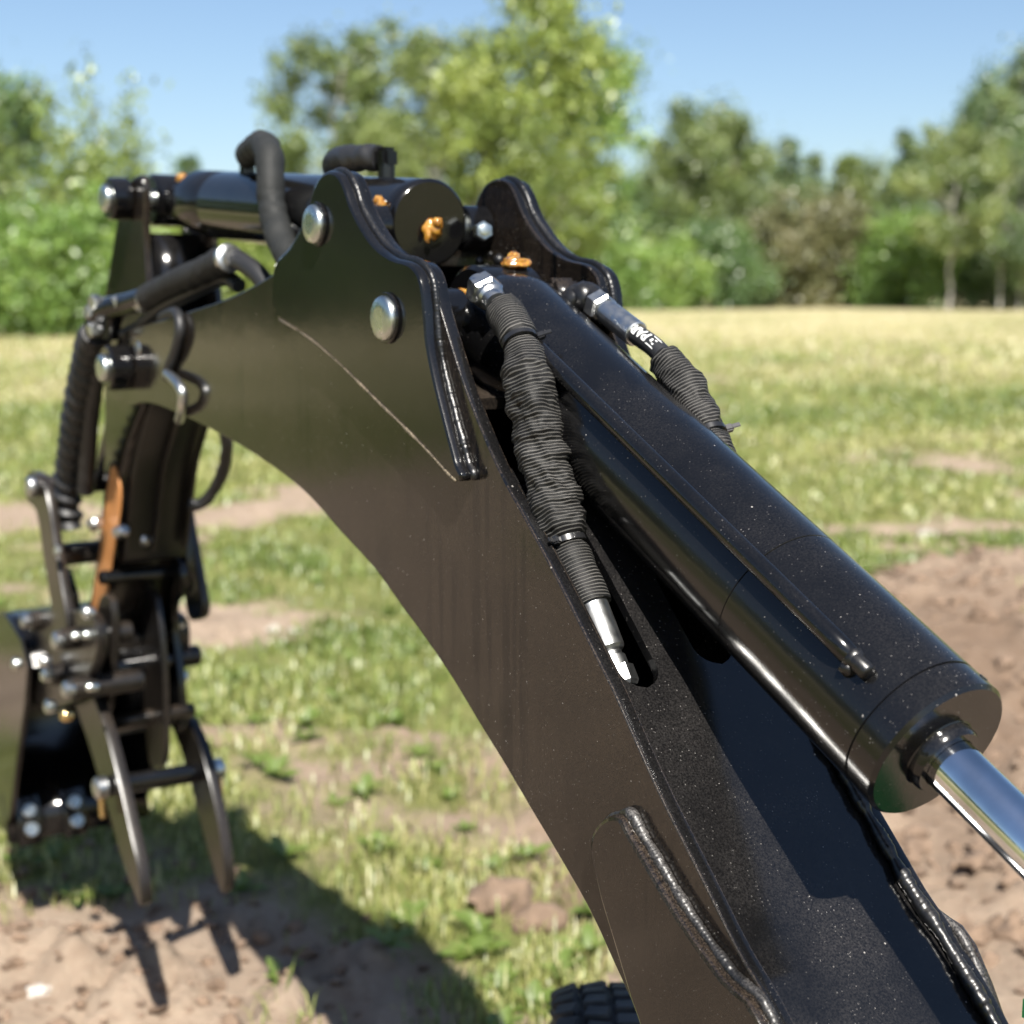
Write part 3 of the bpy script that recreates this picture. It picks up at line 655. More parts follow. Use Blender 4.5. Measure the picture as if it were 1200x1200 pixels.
# print on the rubber cover
def hose_print(text, size, start, ax, parent, r, side, flip):
    cu = bpy.data.curves.new('print', 'FONT'); cu.body = text; cu.size = size; cu.resolution_u = 3; cu.offset = size * 0.022
    to = bpy.data.objects.new('print', cu); COL.objects.link(to)
    bpy.context.view_layer.update()
    me = bpy.data.meshes.new_from_object(to.evaluated_get(bpy.context.evaluated_depsgraph_get())); bpy.data.objects.remove(to)
    bm = bmesh.new(); bm.from_mesh(me); bmesh.ops.subdivide_edges(bm, edges=[e for e in bm.edges if e.calc_length() > size * 0.2], cuts=2); bm.verts.index_update()
    vs_ = [tuple(q.co) for q in bm.verts]; fs = [tuple(a.index for a in q.verts) for q in bm.faces]; bm.free()
    return vs_, fs
hp = Geo()
tv, tf = hose_print('PARK', 0.0135, None, None, None, None, None, None); hp.add(tv, tf)
# square emblem before the word
def rect(x0, x1, y0, y1): return [(x0, y0, 0), (x1, y0, 0), (x1, y1, 0), (x0, y1, 0)], [(0, 1, 2, 3)]
for q in ((-0.0125, -0.0115, -0.001, 0.0100), (-0.0025, -0.0015, -0.001, 0.0100), (-0.0115, -0.0025, -0.001, 0.0), (-0.0115, -0.0025, 0.009, 0.0100), (-0.0100, -0.0075, 0.0018, 0.0072), (-0.0062, -0.0040, 0.0030, 0.0060)): hp.add(*rect(*q))
# lay it on the hose: text runs from the sleeve back towards the ferrule, letters upside down
dR = np.concatenate([[0], np.cumsum(np.linalg.norm(np.diff(PR, axis=0), axis=1))])
s_start = dR[52]; TR = np.gradient(PR, axis=0)
view = np.array([0.0, 0.0, EYE]); nv = []
for (x, y, z) in hp.v:
    s = s_start - 0.0172 - x
    p = np.array([np.interp(s, dR, PR[:, k]) for k in range(3)]); t = np.array([np.interp(s, dR, TR[:, k]) for k in range(3)]); t /= np.linalg.norm(t)
    n0 = np.array([-0.62, -0.55, 0.56]); n0 -= t * (n0 @ t); n0 /= np.linalg.norm(n0); b0 = np.cross(t, n0)
    an = (y - 0.0048) / 0.0088
    nv.append(p + (0.0088 + 0.00025) * (math.cos(an) * n0 + math.sin(an) * b0))
mk('print', nv, hp.f, M['ink'], rh, None)

# ---- arm cylinder on top of the boom peak
CA = np.array([(0.729,1.2715,1.2169)][0]); CB = np.array([(0.731,1.8832,1.2666)][0]); AXA = (CB - CA) / np.linalg.norm(CB - CA); LA = np.linalg.norm(CB - CA); RA = 0.0435
ac = mk('arm_cylinder', *lathe([(0.0, RA - 0.0035), (0.002, RA - 0.001), (0.004, RA), (0.02, RA), (0.0205, RA - 0.0005), (0.021, RA), (LA - 0.09, RA), (LA - 0.0895, RA - 0.0008), (LA - 0.088, RA), (LA - 0.004, RA), (LA, RA - 0.004), (LA, 0.02)], CA, AXA, 80), M['black'], ex, 30)
tag(ac, 'horizontal black hydraulic cylinder behind the lugs at the boom peak')
RE = CB + AXA * 0.12
mk('rod', *cyl(CB - AXA * 0.02, RE, 0.0165, 0.001, 40), M['chrome'], ac)
TOPPIN = (float(RE[1]), float(RE[2]))
mk('rod_eye', *cyl((0.700, *TOPPIN), (0.762, *TOPPIN), 0.036, 0.004, 40), M['black'], ac)
mk('rod_collar', *lathe([(0, 0.0225), (0.045, 0.026)], RE - AXA * 0.05, AXA, 30), M['black'], ac)
grease_lump(ac, CA + np.array([0.002, -0.003, -0.006]), (0.0125, 0.006, 0.011), 13); grease_lump(ac, CA + np.array([-0.006, -0.006, -0.011]), (0.004, 0.004, 0.009), 17); grease_lump(ac, CA + np.array([0.004, -0.008, 0.001]), (0.006, 0.005, 0.006), 18)
grease_lump(ac, [(0.684,1.2904,1.2329)][0], (0.006, 0.007, 0.012), 21); grease_lump(ac, [(0.684,1.2956,1.2389)][0], (0.006, 0.006, 0.006), 22)
for k, p in enumerate([(0.731,1.9564,1.3041), (0.731,1.9243,1.2998), (0.735,1.9128,1.2982)]): grease_lump(ac, p, (0.012, 0.010, 0.009 - 0.002 * k), 25 + k, 2)
# hose fittings on the barrel
FA = np.array([(0.731,1.365,1.2701)][0])
gq = Geo(); gq.add(*cyl(FA + np.array([0, 0.0, -0.012]), FA + np.array([0, 0, 0.012]), 0.009, 0.001)); gq.add(*box(FA + np.array([0, 0.002, 0.017]), (0.019, 0.024, 0.022), Matrix.Rotation(R(8), 3, 'Z'), 0.004)); gq.build('elbow', M['black'], ac, 30)
hpath = [FA + np.array([-0.002, 0.010, 0.018]), FA + np.array([-0.010, 0.035, 0.019]), FA + np.array([-0.012, 0.07, 0.021]), FA + np.array([0.0, 0.12, 0.018]), FA + np.array([0.03, 0.16, 0.0]), FA + np.array([0.06, 0.18, -0.05]), FA + np.array([0.072, 0.19, -0.12])]
h2 = hose('hydraulic_hose', 'black hose leaving the elbow on top of the cylinder behind the left lug', hpath, 0.013, 'rubber', folds(0.0142, 31, 0.07), 24, 20)
mk('fitting', *lathe([(0, 0.0135), (0.007, 0.0135), (0.008, 0.012)], hpath[0] + np.array([-0.0012, 0.006, 0]), hpath[1] - hpath[0], 24), M['fit'], h2)
FB = np.array([(0.722,1.7096,1.2891)][0])
gq = Geo(); gq.add(*cyl(FB + np.array([0, 0, -0.012]), FB + np.array([0, 0, 0.02]), 0.0095, 0.001)); gq.add(*box(FB + np.array([-0.001, -0.003, 0.027]), (0.020, 0.022, 0.022), None, 0.004)); gq.build('elbow', M['black'], ac, 30)
lp = [(0.716,1.6935,1.3153), (0.706,1.6463,1.3181), (0.695,1.5982,1.3175), (0.684,1.5569,1.3041), (0.678,1.54,1.2793), (0.674,1.5303,1.2506), (0.67,1.5112,1.2246), (0.666,1.481,1.1978), (0.663,1.445,1.1717), (0.662,1.4165,1.1429)]
h3 = hose('hydraulic_hose', 'dark grey flattened hose looping over the cylinder down behind the left lug', lp, 0.0155, 'sleeve_plain', folds(0.0158, 33, 0.06), 26, 20)
mk('fitting', *lathe([(0, 0.0125), (0.010, 0.0125), (0.012, 0.011)], np.array(lp[0]) + np.array([0.002, 0, 0.001]), np.array(lp[1]) - np.array(lp[0]), 6), M['fit'], h3, 25)

# ---- arm (dipper)
ARM = [(1.9147,1.0492), (1.9741,1.0087), (2.0047,0.9901), (2.0452,0.9579), (2.0792,0.9277), (2.1162,0.881), (2.1479,0.8204), (2.1809,0.7564), (2.2169,0.6762), (2.2614,0.6056), (2.312,0.5668), (2.3573,0.5761), (2.3102,0.6426), (2.2562,0.7382), (2.22,0.8112), (2.1961,0.8937), (2.1853,0.9731), (2.1792,1.0186), (2.1412,1.0585), (2.024,1.0747)]
gq = Geo(); gq.add(*slab([tuple(p) for p in catmull(ARM, 3, closed=True)], 0.680, 0.782, 0.003))
UL = [(1.9569,1.3064), (1.9927,1.3007), (2.0236,1.284), (2.058,1.2457), (2.0959,1.189), (2.1299,1.1401), (2.1585,1.077), (2.1589,1.0134), (2.059,0.9941), (1.9615,1.0179), (1.9225,1.0606), (1.9398,1.1523), (1.9459,1.2209), (1.9402,1.2716), (1.9409,1.2964)]
ul = slab([tuple(p) for p in catmull(UL, 3, closed=True)], 0.6695, 0.6795, 0.002)
gq.add(*ul); gq.add(*mirror(ul))
arm = gq.build('arm', M['plate'], ex, 30); tag(arm, 'black arm hanging from the far end of the boom')
mk('back_plate', *box((XC, 1.985, 1.165), (0.101, 0.010, 0.13), None, 0.002), M['black'], arm)
pin_head(arm, 0.640, TOPPIN, 0.019); mk('boss', *cyl((0.641, *TOPPIN), (0.669, *TOPPIN), 0.029, 0.003, 36), M['black'], arm)
mk('boss', *cyl((MIR - 0.641, *TOPPIN), (MIR - 0.669, *TOPPIN), 0.029, 0.003, 36), M['black'], arm); mk('pin', *cyl((0.64, *TOPPIN), (MIR - 0.64, *TOPPIN), 0.0155), M['zinc'], arm)
STRIP = [(2.1465,0.8923), (2.1144,0.861), (2.1288,0.8102), (2.1648,0.7526), (2.2039,0.679), (2.2346,0.6433), (2.2835,0.6424), (2.2517,0.7091), (2.2117,0.7791), (2.1819,0.8428)]  # orange brown strip laid on the arm's lower side face
st = mk('side_strip', *slab([tuple(p) for p in catmull(STRIP, 3, closed=True)], 0.6765, 0.6795, 0.001), M['orange_brown'], arm); tag(st, 'orange brown strip down the side of the arm')

# ---- sleeve and hoses crossing from boom to arm
cp = [(0.64,1.8573,1.1412), (0.645,1.8123,1.1522), (0.65,1.7483,1.1646), (0.655,1.6887,1.1754), (0.66,1.6247,1.1885)]
h4 = hose('hydraulic_hose', 'thick black sleeved hose running along the top edge of the boom tip', cp, 0.017, 'sleeve_black', folds(0.0172, 41, 0.05), 26, 16)
mk('fitting', *lathe([(-0.002, 0.0165), (0.012, 0.0165), (0.014, 0.012)], np.array(cp[0]), np.array(cp[0]) - np.array(cp[1]), 24), M['fit'], h4)
mk('fitting', *lathe([(-0.004, 0.0172), (0.004, 0.0172), (0.006, 0.012), (0.014, 0.012)], np.array(cp[-1]), np.array(cp[-1]) - np.array(cp[-2]), 24), M['fit'], h4)
hose('hydraulic_hose', 'short black hose dipping behind the boom plate below the cylinder', [(0.662,1.6243,1.1905), (0.668,1.6009,1.1833), (0.674,1.5713,1.1693), (0.68,1.5455,1.1471)], 0.0115, 'rubber')
hose('hydraulic_hose', 'lower of two black hoses above the boom tip', [(0.635,1.9373,1.0931), (0.645,1.8995,1.1051), (0.65,1.8286,1.1304), (0.658,1.7417,1.149), (0.668,1.6622,1.1661), (0.672,1.6252,1.157)], 0.009, 'rubber')
tn = bpy.data.objects
def cluster(parent, pts, r=0.011, seed=0):
    rs = np.random.default_rng(seed)
    for k, p in enumerate(pts):
        p = np.array(p); a = np.array([-1, rs.uniform(-.3, .3), rs.uniform(-.2, .4)])
        gq = Geo(); gq.add(*hexhead(p, a, r * rs.uniform(0.8, 1.15), 0.012)); gq.add(*lathe([(-0.02, r * 0.7), (0.001, r * 0.7)], p, a, 18)); gq.build('fitting', M['fit'], parent, 25)
elb = Geo(); elb.add(*tube(catmull([(0.638,1.8581,1.1412), (0.63,1.9031,1.1344), (0.618,1.9453,1.1273), (0.612,1.9798,1.1155), (0.61,1.9835,1.097)], 8), 0.015, 20)[:2]); elb.add(*tube(catmull([(0.63,1.9386,1.1319), (0.625,1.9546,1.1123), (0.622,1.9629,1.0892)], 6), 0.013, 16)[:2])
elb.add(*box(np.array([(0.625,1.9679,1.1225)][0]), (0.04, 0.03, 0.028), None, 0.006)); eo = elb.build('manifold', M['black'], ex, 40); tag(eo, 'cluster of black hydraulic elbows where boom meets arm')
cluster(eo, [(0.61,1.9629,1.1363), (0.625,1.9121,1.1366), (0.606,1.9626,1.0998), (0.606,1.9745,1.1225)], 0.010, 3)
sp_ = folds(0.019, 51, 0.05)
def spiral(i, s, a): return sp_(i, s, a) * (1 + 0.20 * math.sin(s * 230 + a))
hose('hydraulic_hose', 'black hose in spiral guard hanging beside the arm', [(0.612,1.99,1.0968), (0.618,2.0454,1.0633), (0.622,2.0926,1.0249), (0.626,2.138,0.9786), (0.632,2.1927,0.923), (0.638,2.2447,0.865), (0.642,2.2664,0.8152), (0.645,2.2679,0.7836)], 0.018, 'rubber', spiral, 26, 24)
hose('hydraulic_hose', 'second black hose tucked behind the spiral guard', [(0.622,1.9921,1.0943), (0.632,2.0542,1.0446), (0.64,2.1176,0.9794), (0.648,2.1704,0.9112), (0.655,2.2158,0.8471)], 0.013, 'rubber', folds(0.013, 55, 0.05))
hose('hydraulic_hose', 'small black hose loop on the boom tip side', [(0.64,1.8019,1.1178), (0.628,1.7191,1.1253), (0.624,1.6954,1.1063), (0.624,1.7126,1.0801), (0.626,1.7443,1.058), (0.63,1.7629,1.0443)], 0.0065, 'rubber')
hp2 = [(0.622,1.74,1.0499), (0.616,1.6916,1.0421), (0.616,1.6726,1.0288), (0.622,1.6936,1.0087), (0.65,1.7804,0.9886)]; hose('steel_pipe', 'bent steel pipe end on the boom tip side', hp2, 0.0062, 'fit')
hose('hydraulic_hose', 'black hose hanging in a loop under the boom tip', [(0.765,1.9197,0.9633), (0.775,1.9339,0.9375), (0.785,1.9748,0.8962), (0.785,2.0173,0.8602), (0.775,2.0412,0.839), (0.76,2.0508,0.8364)], 0.0085, 'rubber', folds(0.0088, 58, 0.09))
gq = Geo(); c0 = np.array([(0.628,1.8697,1.0771)][0]); gq.add(*cyl(c0, c0 + np.array([0.03, 0.0, 0.0]), 0.01)); gq.build('bolt', M['fit'], boom)

# ---- bucket cylinder on the far side of the arm
b0 = np.array([XC, 2.10, 1.10]); b1 = np.array([XC - 0.01, 2.27, 0.86]); bx_ = (b1 - b0) / np.linalg.norm(b1 - b0)
bk = mk('bucket_cylinder', *lathe([(-0.01, 0.02), (0.0, 0.034), (0.24, 0.036), (0.285, 0.036), (0.29, 0.03), (0.29, 0.015)], b0, bx_, 40), M['black'], ex, 30); tag(bk, 'black bucket cylinder behind the arm')
PINL = (2.300, 0.848)
mk('rod', *cyl(b1, (XC, *PINL), 0.015), M['chrome'], bk)

# ---- linkage, coupler and bucket
LK = [(2.3533,0.866), (2.2851,0.8623), (2.2534,0.8257), (2.234,0.7748), (2.2075,0.7122), (2.1814,0.6502), (2.2032,0.6258), (2.25,0.6205), (2.2694,0.6744), (2.2968,0.7385), (2.3246,0.8033), (2.3729,0.8139), (2.3892,0.8372)]
lk = slab([tuple(p) for p in catmull(LK, 3, closed=True)], 0.607, 0.622, 0.003)
gq = Geo(); gq.add(*lk); gq.add(*mirror(lk)); gq.add(*cyl((0.60, *PINL), (MIR - 0.60, *PINL), 0.016)); gq.add(*cyl((0.622, 2.305, 0.735), (0.84, 2.305, 0.735), 0.018))
link = gq.build('bucket_link', M['worn'], ex, 30); tag(link, 'narrow dark rocker link with a bright pin head beside the arm')
pin_head(link, 0.596, PINL, 0.0165, mat='fit'); mk('bolt', *hexhead(np.array([(0.606,2.1953,0.7615)][0]), (-1, 0, 0.2), 0.008, 0.008), M['fit'], link)
CO = [(2.4729,0.605), (2.3217,0.6421), (2.1686,0.672), (2.0744,0.6805), (2.0563,0.6356), (2.1235,0.5688), (2.1815,0.5284), (2.3401,0.4759), (2.4765,0.4695), (2.5101,0.5255)]
co_ = slab([tuple(p) for p in catmull(CO, 3, closed=True)], 0.615, 0.632, 0.003)
gq = Geo(); gq.add(*co_); gq.add(*slab([tuple(p) for p in catmull([(2.4431,0.5915), (2.257,0.6281), (2.2266,0.5863), (2.2721,0.5347), (2.4077,0.4961)], 3, closed=True)], 0.632, 0.82, 0.004))
for p in [(0.6,2.3678,0.6188), (0.59,2.1603,0.6311), (0.59,2.2324,0.5592), (0.6,2.4542,0.5284), (0.59,2.1179,0.5641)]: gq.add(*cyl(p, (0.70 if p[1] < 2.2 else 0.835, p[1], p[2]), 0.017, 0.003, 26))
cpl = gq.build('coupler', M['worn'], ex, 30); tag(cpl, 'bucket coupler block studded with pins and bolts')
for k, (px, mt, rr) in enumerate(zip([(0.597,2.3666,0.6194), (0.587,2.1496,0.6324), (0.587,2.2208,0.5636), (0.587,2.2101,0.5158), (0.597,2.4419,0.5315), (0.6,2.2761,0.5715), (0.612,2.0761,0.6863), (0.61,2.1264,0.6419), (0.612,2.0768,0.6529), (0.585,2.1,0.5691), (0.59,2.1335,0.5208), (0.605,2.0477,0.5821)],
        ('fit', 'fit', 'zinc', 'zinc', 'zinc', 'fit', 'fit', 'zinc', 'zinc', 'fit', 'yellow_zinc', 'zinc'), (0.012, 0.014, 0.011, 0.011, 0.010, 0.010, 0.010, 0.007, 0.007, 0.013, 0.010, 0.007))):
    gq = Geo(); gq.add(*lathe([(-0.006, rr * 0.8), (0, rr), (0.008, rr), (0.011, rr * 0.75), (0.012, rr * 0.3)], px, (-1, 0, 0.15), 26)); gq.build('pin_head', M[mt], cpl, 40)
# bucket: opening faces the machine
BO = [(y + 0.075, z - 0.02) for (y, z) in [(2.300, 0.560), (2.335, 0.60), (2.43, 0.625), (2.56, 0.60), (2.66, 0.52), (2.70, 0.42), (2.69, 0.32), (2.64, 0.24), (2.57, 0.205), (2.515, 0.205)]]
L = np.array([tuple(p) for p in catmull(BO, 5)]); T = np.gradient(L, axis=0); T /= np.linalg.norm(T, axis=1)[:, None]; N = np.stack([T[:, 1], -T[:, 0]], 1)
v, f = [], []
X0, X1 = 0.604, 0.842
for p, nn in zip(L, N):
    q = p + nn * 0.010; v += [(X0, *p), (X1, *p), (X1, *q), (X0, *q)]
for i in range(len(L) - 1):
    a = i * 4
    for k in range(4): f.append((a + k, a + (k + 1) % 4, a + 4 + (k + 1) % 4, a + 4 + k))
f += [(0, 1, 2, 3), tuple(len(v) - 4 + k for k in (3, 2, 1, 0))]
gq = Geo(); gq.add(v, f)
sd = slab(BO + [(2.545, 0.24), (2.475, 0.36), (2.405, 0.47)], X0 - 0.010, X0, 0.002); gq.add(*sd); gq.add(*mirror(sd))
for x in (0.66, 0.79): gq.add(*slab([(2.375, 0.54), (2.42, 0.68), (2.37, 0.70), (2.33, 0.66), (2.33, 0.58)], x, x + 0.012, 0.002))
bkt = gq.build('bucket', M['black'], ex, 30); tag(bkt, 'black toothed digging bucket cut by the left edge of the picture')
lp0 = np.array([2.515, 0.205]); ld = np.array([0.04, -0.05]) ; ld = np.array([-0.45, -0.89])
lip = box((0.723, 2.587, 0.215), (0.26, 0.016, 0.095), Matrix.Rotation(R(-24), 3, 'X'), 0.003); mk('cutting_edge', *lip, M['black'], bkt)
for x in (0.632, 0.713, 0.795):
    tv = slab([(2.61, 0.255), (2.58, 0.25), (2.555, 0.195), (2.562, 0.165), (2.58, 0.185)], x - 0.022, x + 0.022, 0.004)
    th = mk('tooth', *tv, M['black'], bkt)
    for y, z in ((2.565, 0.230), (2.552, 0.198)): mk('bolt', *lathe([(-0.006, 0.0125), (0.001, 0.0125), (0.0022, 0.011), (0.0024, 0.004)], (x, y, z), (0, -0.9, 0.35), 22), M['zinc'], bkt)

# ---- thumb
TL = [(2.2842,0.5281), (2.2443,0.4884), (2.1962,0.452), (2.1504,0.4096), (2.1059,0.3683), (2.0561,0.3168), (2.0061,0.2808), (1.974,0.2661), (1.9679,0.2867), (1.9817,0.3288), (2.0107,0.3716), (2.0401,0.4151), (2.0705,0.4551), (2.1094,0.4979), (2.1624,0.5386), (2.2162,0.5576)]
TRr = [(2.3144,0.4391), (2.2687,0.4061), (2.2252,0.3635), (2.191,0.3151), (2.1535,0.2687), (2.1199,0.2294), (2.0895,0.2042), (2.073,0.2343), (2.0863,0.2908), (2.1074,0.3407), (2.1361,0.389), (2.1735,0.4286), (2.2246,0.4557), (2.2794,0.4626)]
gq = Geo(); gq.add(*slab([tuple(p) for p in catmull(TL, 3, closed=True)], 0.636, 0.654, 0.002))
gq.add(*slab([tuple(p) for p in catmull(TRr, 3, closed=True)], 0.806, 0.824, 0.002))
thumb = gq.build('thumb', M['worn'], ex, 30); tag(thumb, 'two pronged steel thumb hanging in front of the bucket')
BL = np.array([(0.63,2.0941,0.4126)][0]); BR = np.array([(0.834,2.1817,0.3768)][0])
mk('cross_pin', *cyl(BL, BR, 0.0155, 0.002, 30), M['black'], thumb)
for p, s_, mt in ((BL, -1, 'fit'), (BR, 1, 'zinc')):
    mk('pin_head', *lathe([(0, 0.017), (0.014, 0.017), (0.018, 0.012), (0.019, 0.004)], p, (s_, 0, 0), 26), M[mt], thumb, 40)
    mk('lock_bolt', *cyl(p + np.array([s_ * 0.008, -0.004, 0.012]), p + np.array([s_ * 0.008, -0.006, -0.045]), 0.0055), M['yellow_zinc'], thumb)
b_ = np.array([(0.7,2.2036,0.4714)][0]); mk('cross_plate', *box((XC, b_[1], b_[2]), (0.155, 0.05, 0.02), Matrix.Rotation(R(-35), 3, 'X'), 0.003), M['worn'], thumb)
b_ = np.array([(0.7,2.1866,0.5424)][0]); mk('cross_plate', *box((XC, b_[1] + 0.05, b_[2]), (0.155, 0.02, 0.16), None, 0.003), M['black'], thumb)
b_ = np.array([(0.715,2.2299,0.5583)][0]); mk('cross_pin', *cyl((0.66, b_[1], b_[2]), (0.80, b_[1], b_[2]), 0.02, 0.002, 26), M['black'], thumb)
# thumb mount: centre strut, right-hand bracket, bar with clevis
gq = Geo(); gq.add(*slab([tuple(p) for p in catmull([(2.2134,0.6832), (2.1584,0.6791), (2.1357,0.602), (2.134,0.5066), (2.147,0.4171), (2.2128,0.3959), (2.2293,0.4689), (2.2347,0.5672), (2.2416,0.6503)], 3, closed=True)], 0.738, 0.748, 0.002))
mk('strut', gq.v, gq.f, M['worn'], thumb)
mk('bracket', *slab([tuple(p) for p in catmull([(2.2563,0.7273), (2.1777,0.7325), (2.167,0.6862), (2.209,0.6481), (2.2038,0.5816), (2.1897,0.5282), (2.189,0.4545), (2.237,0.4451), (2.2625,0.5115), (2.2699,0.5967)], 3, closed=True)], 0.784, 0.796, 0.002), M['black'], thumb)
mk('bracket', *slab([tuple(p) for p in catmull([(2.1689,0.6871), (2.119,0.6895), (2.1203,0.6168), (2.1585,0.5141), (2.2339,0.4675), (2.2605,0.5313), (2.2117,0.625)], 3, closed=True)], 0.656, 0.668, 0.002), M['worn'], thumb)
q0, q1 = [(0.66,2.1732,0.717)][0], [(0.8,2.2073,0.706)][0]; mk('bar', *cyl(q0, q1, 0.011), M['dusty'], thumb)
mk('clevis', *slab([tuple(p) for p in catmull([(2.2212,0.8012), (2.1838,0.7923), (2.1699,0.7395), (2.1707,0.6913), (2.211,0.6676), (2.2485,0.6851), (2.2493,0.7555)], 3, closed=True)], 0.796, 0.81, 0.003), M['black'], thumb)
for k, p in enumerate([(0.8,2.2275,0.618), (0.8,2.2204,0.5297), (0.812,2.2081,0.7144), (0.72,2.1382,0.7761), (0.68,2.123,0.795), (0.66,2.1828,0.8005)]): mk('bolt', *lathe([(-0.012, 0.010), (0.006, 0.010), (0.009, 0.006)], p, (0.3, -0.9, 0.4), 20), M['zinc' if k < 3 else 'fit'], thumb)
gq = Geo(); gq.add(*slab([tuple(p) for p in catmull([(1.9676,1.0087), (2.0055,0.9847), (2.0555,0.9317), (2.0922,0.8778), (2.1368,0.7686), (2.1565,0.7392), (2.1798,0.7489), (2.1546,0.8187), (2.1134,0.8947), (2.0684,0.9493), (2.026,0.9956)], 3, closed=True)], 0.690, 0.790, 0.003)); gq.build('channel', M['inner'], arm)
for x_ in (0.728, 0.775): mk('rib', *slab([tuple(p) for p in catmull([(1.954,1.0072), (1.9843,0.9838), (2.0333,0.9312), (2.0731,0.8773), (2.1166,0.7716), (2.1327,0.7692), (2.0883,0.8782), (2.0479,0.9324), (1.9981,0.9876)], 3, closed=True)], x_, x_ + 0.005, 0.001), M['worn'], arm)

# ---- machine end of the boom: swing post, frame, wheels
FP = (0.465, 0.375)
gq = Geo()
post = slab([(0.56, 0.36), (0.50, 0.30), (0.36, 0.26), (0.25, 0.34), (0.24, 0.70), (0.27, 0.80), (0.345, 0.83), (0.40, 0.78), (0.40, 0.60), (0.44, 0.46), (0.52, 0.43)], 0.845, 0.862, 0.004)
gq.add(*post); gq.add(*mirror(post)); gq.add(*box((XC, 0.27, 0.48), (0.23, 0.05, 0.42), None, 0.006))
sw = gq.build('swing_post', M['black'], ex, 30); tag(sw, 'swing post at the foot of the boom')
mk('guard', *box((0.906, 0.520, 0.604), (0.05, 0.29, 0.055), None, 0.02), M['green'], sw)
mk('pin', *cyl((0.60, *FP), (0.862, *FP), 0.02), M['zinc'], sw); mk('pin', *cyl((0.67, RODE[1], RODE[2]), (0.862, RODE[1], RODE[2]), 0.018), M['zinc'], sw)
fr = Geo(); fr.add(*box((XC, 0.05, 0.33), (0.30, 0.55, 0.14), None, 0.01)); fr.add(*box((XC, -0.35, 0.33), (0.9, 0.5, 0.12), None, 0.012)); fr.add(*tube([(0.80, 0.30, 0.30), (1.00, 0.85, 0.22), (1.02, 1.06, 0.20), (0.94, 1.11, 0.20)], 0.03, 14)[:2])
mk('frame', fr.v, fr.f, M['black'], ex, 30)
def wheel(c0, r, wd, yaw):
    c = np.zeros(3)
    pr_ = [(-wd * 0.36, r * 0.52), (-wd * 0.46, r * 0.62), (-wd * 0.5, r * 0.78), (-wd * 0.47, r * 0.89), (-wd * 0.38, r * 0.945), (-wd * 0.2, r * 0.965), (0, r * 0.97), (wd * 0.2, r * 0.965), (wd * 0.38, r * 0.945), (wd * 0.47, r * 0.89), (wd * 0.5, r * 0.78), (wd * 0.46, r * 0.62), (wd * 0.36, r * 0.52)]
    rim = mk('wheel', *lathe([(-wd * 0.36, r * 0.2), (-wd * 0.30, r * 0.42), (-wd * 0.38, r * 0.53), (-wd * 0.34, r * 0.54), (0, r * 0.48), (wd * 0.34, r * 0.54), (wd * 0.38, r * 0.53), (wd * 0.30, r * 0.42), (wd * 0.36, r * 0.2)], c, (1, 0, 0), 40), M['black'], ex, 30)
    gq = Geo(); gq.add(*lathe(pr_, c, (1, 0, 0), 72, cap=False))
    N = 46
    for k in range(N):                      # staggered rows of tread blocks
        for j, u in enumerate((-0.40, -0.2, 0.0, 0.2, 0.40)):
            a = 2 * math.pi * (k + 0.5 * (j % 2)) / N; rr = r * (0.985 if abs(u) < 0.3 else 0.962)
            v_, f_ = box((0, 0, 0), (wd * 0.165, 2 * math.pi * r / N * 0.70, 0.012), None, 0.0015)
            sk = 0.35 * (1 if u > 0 else -1) if u else 0
            mt = Matrix.Translation(c) @ Matrix.Rotation(a, 4, 'X') @ Matrix.Translation((u * wd, 0, rr)) @ Matrix.Rotation(u * 1.0, 4, 'Y') @ Matrix.Rotation(sk, 4, 'Z')
            gq.add([tuple(mt @ Vector(p)) for p in v_], f_)
    gq.build('tyre', M['tyre'], rim, 30); rim.location = c0; rim.rotation_euler = (0, 0, R(yaw))
    return rim
w1 = wheel((0.89, 1.145, 0.20), 0.20, 0.16, -33); tag(w1, 'block treaded rubber wheel peeping out under the boom')

# ------------------------------------------------------------------ trees
def leaf_mat(name, cols, trans=0.35):
    m, t, b = new_mat(name); t.nodes.remove(b); out = t.nodes['Material Output']
    at_ = node(t, 'ShaderNodeAttribute', attribute_name='tint'); oi = node(t, 'ShaderNodeObjectInfo')
    n = math_n(t, 'ADD', at_.outputs['Fac'], math_n(t, 'MULTIPLY', math_n(t, 'SUBTRACT', oi.outputs['Random'], 0.5), 0.35))
    c = ramp(t, n, [(i / (len(cols) - 1), q) for i, q in enumerate(cols)]).outputs[0]
    d = node(t, 'ShaderNodeBsdfDiffuse'); tr = node(t, 'ShaderNodeBsdfTranslucent'); t.links.new(c, d.inputs[0]); t.links.new(c, tr.inputs[0])
    gl = node(t, 'ShaderNodeBsdfGlossy'); gl.inputs['Roughness'].default_value = 0.45; gl.inputs['Color'].default_value = (1, 1, 1, 1)
    mx = node(t, 'ShaderNodeMixShader'); mx.inputs[0].default_value = trans; t.links.new(d.outputs[0], mx.inputs[1]); t.links.new(tr.outputs[0], mx.inputs[2])
    m2 = node(t, 'ShaderNodeMixShader'); m2.inputs[0].default_value = 0.05; t.links.new(mx.outputs[0], m2.inputs[1]); t.links.new(gl.outputs[0], m2.inputs[2])
    t.links.new(m2.outputs[0], out.inputs[0]); return m
def bark_mat(name, a, b_):
    m, t, b = new_mat(name); co = node(t, 'ShaderNodeTexCoord').outputs['Object']
    mp = node(t, 'ShaderNodeMapping'); mp.inputs['Scale'].default_value = (30, 30, 60); t.links.new(co, mp.inputs[0])
    n = node(t, 'ShaderNodeTexNoise', Scale=1.0, Detail=5.0); t.links.new(mp.outputs[0], n.inputs['Vector'])
    t.links.new(ramp(t, n.outputs[0], [(0.38, a), (0.55, b_)]).outputs[0], b.inputs['Base Color']); b.inputs['Roughness'].default_value = 0.9; return m
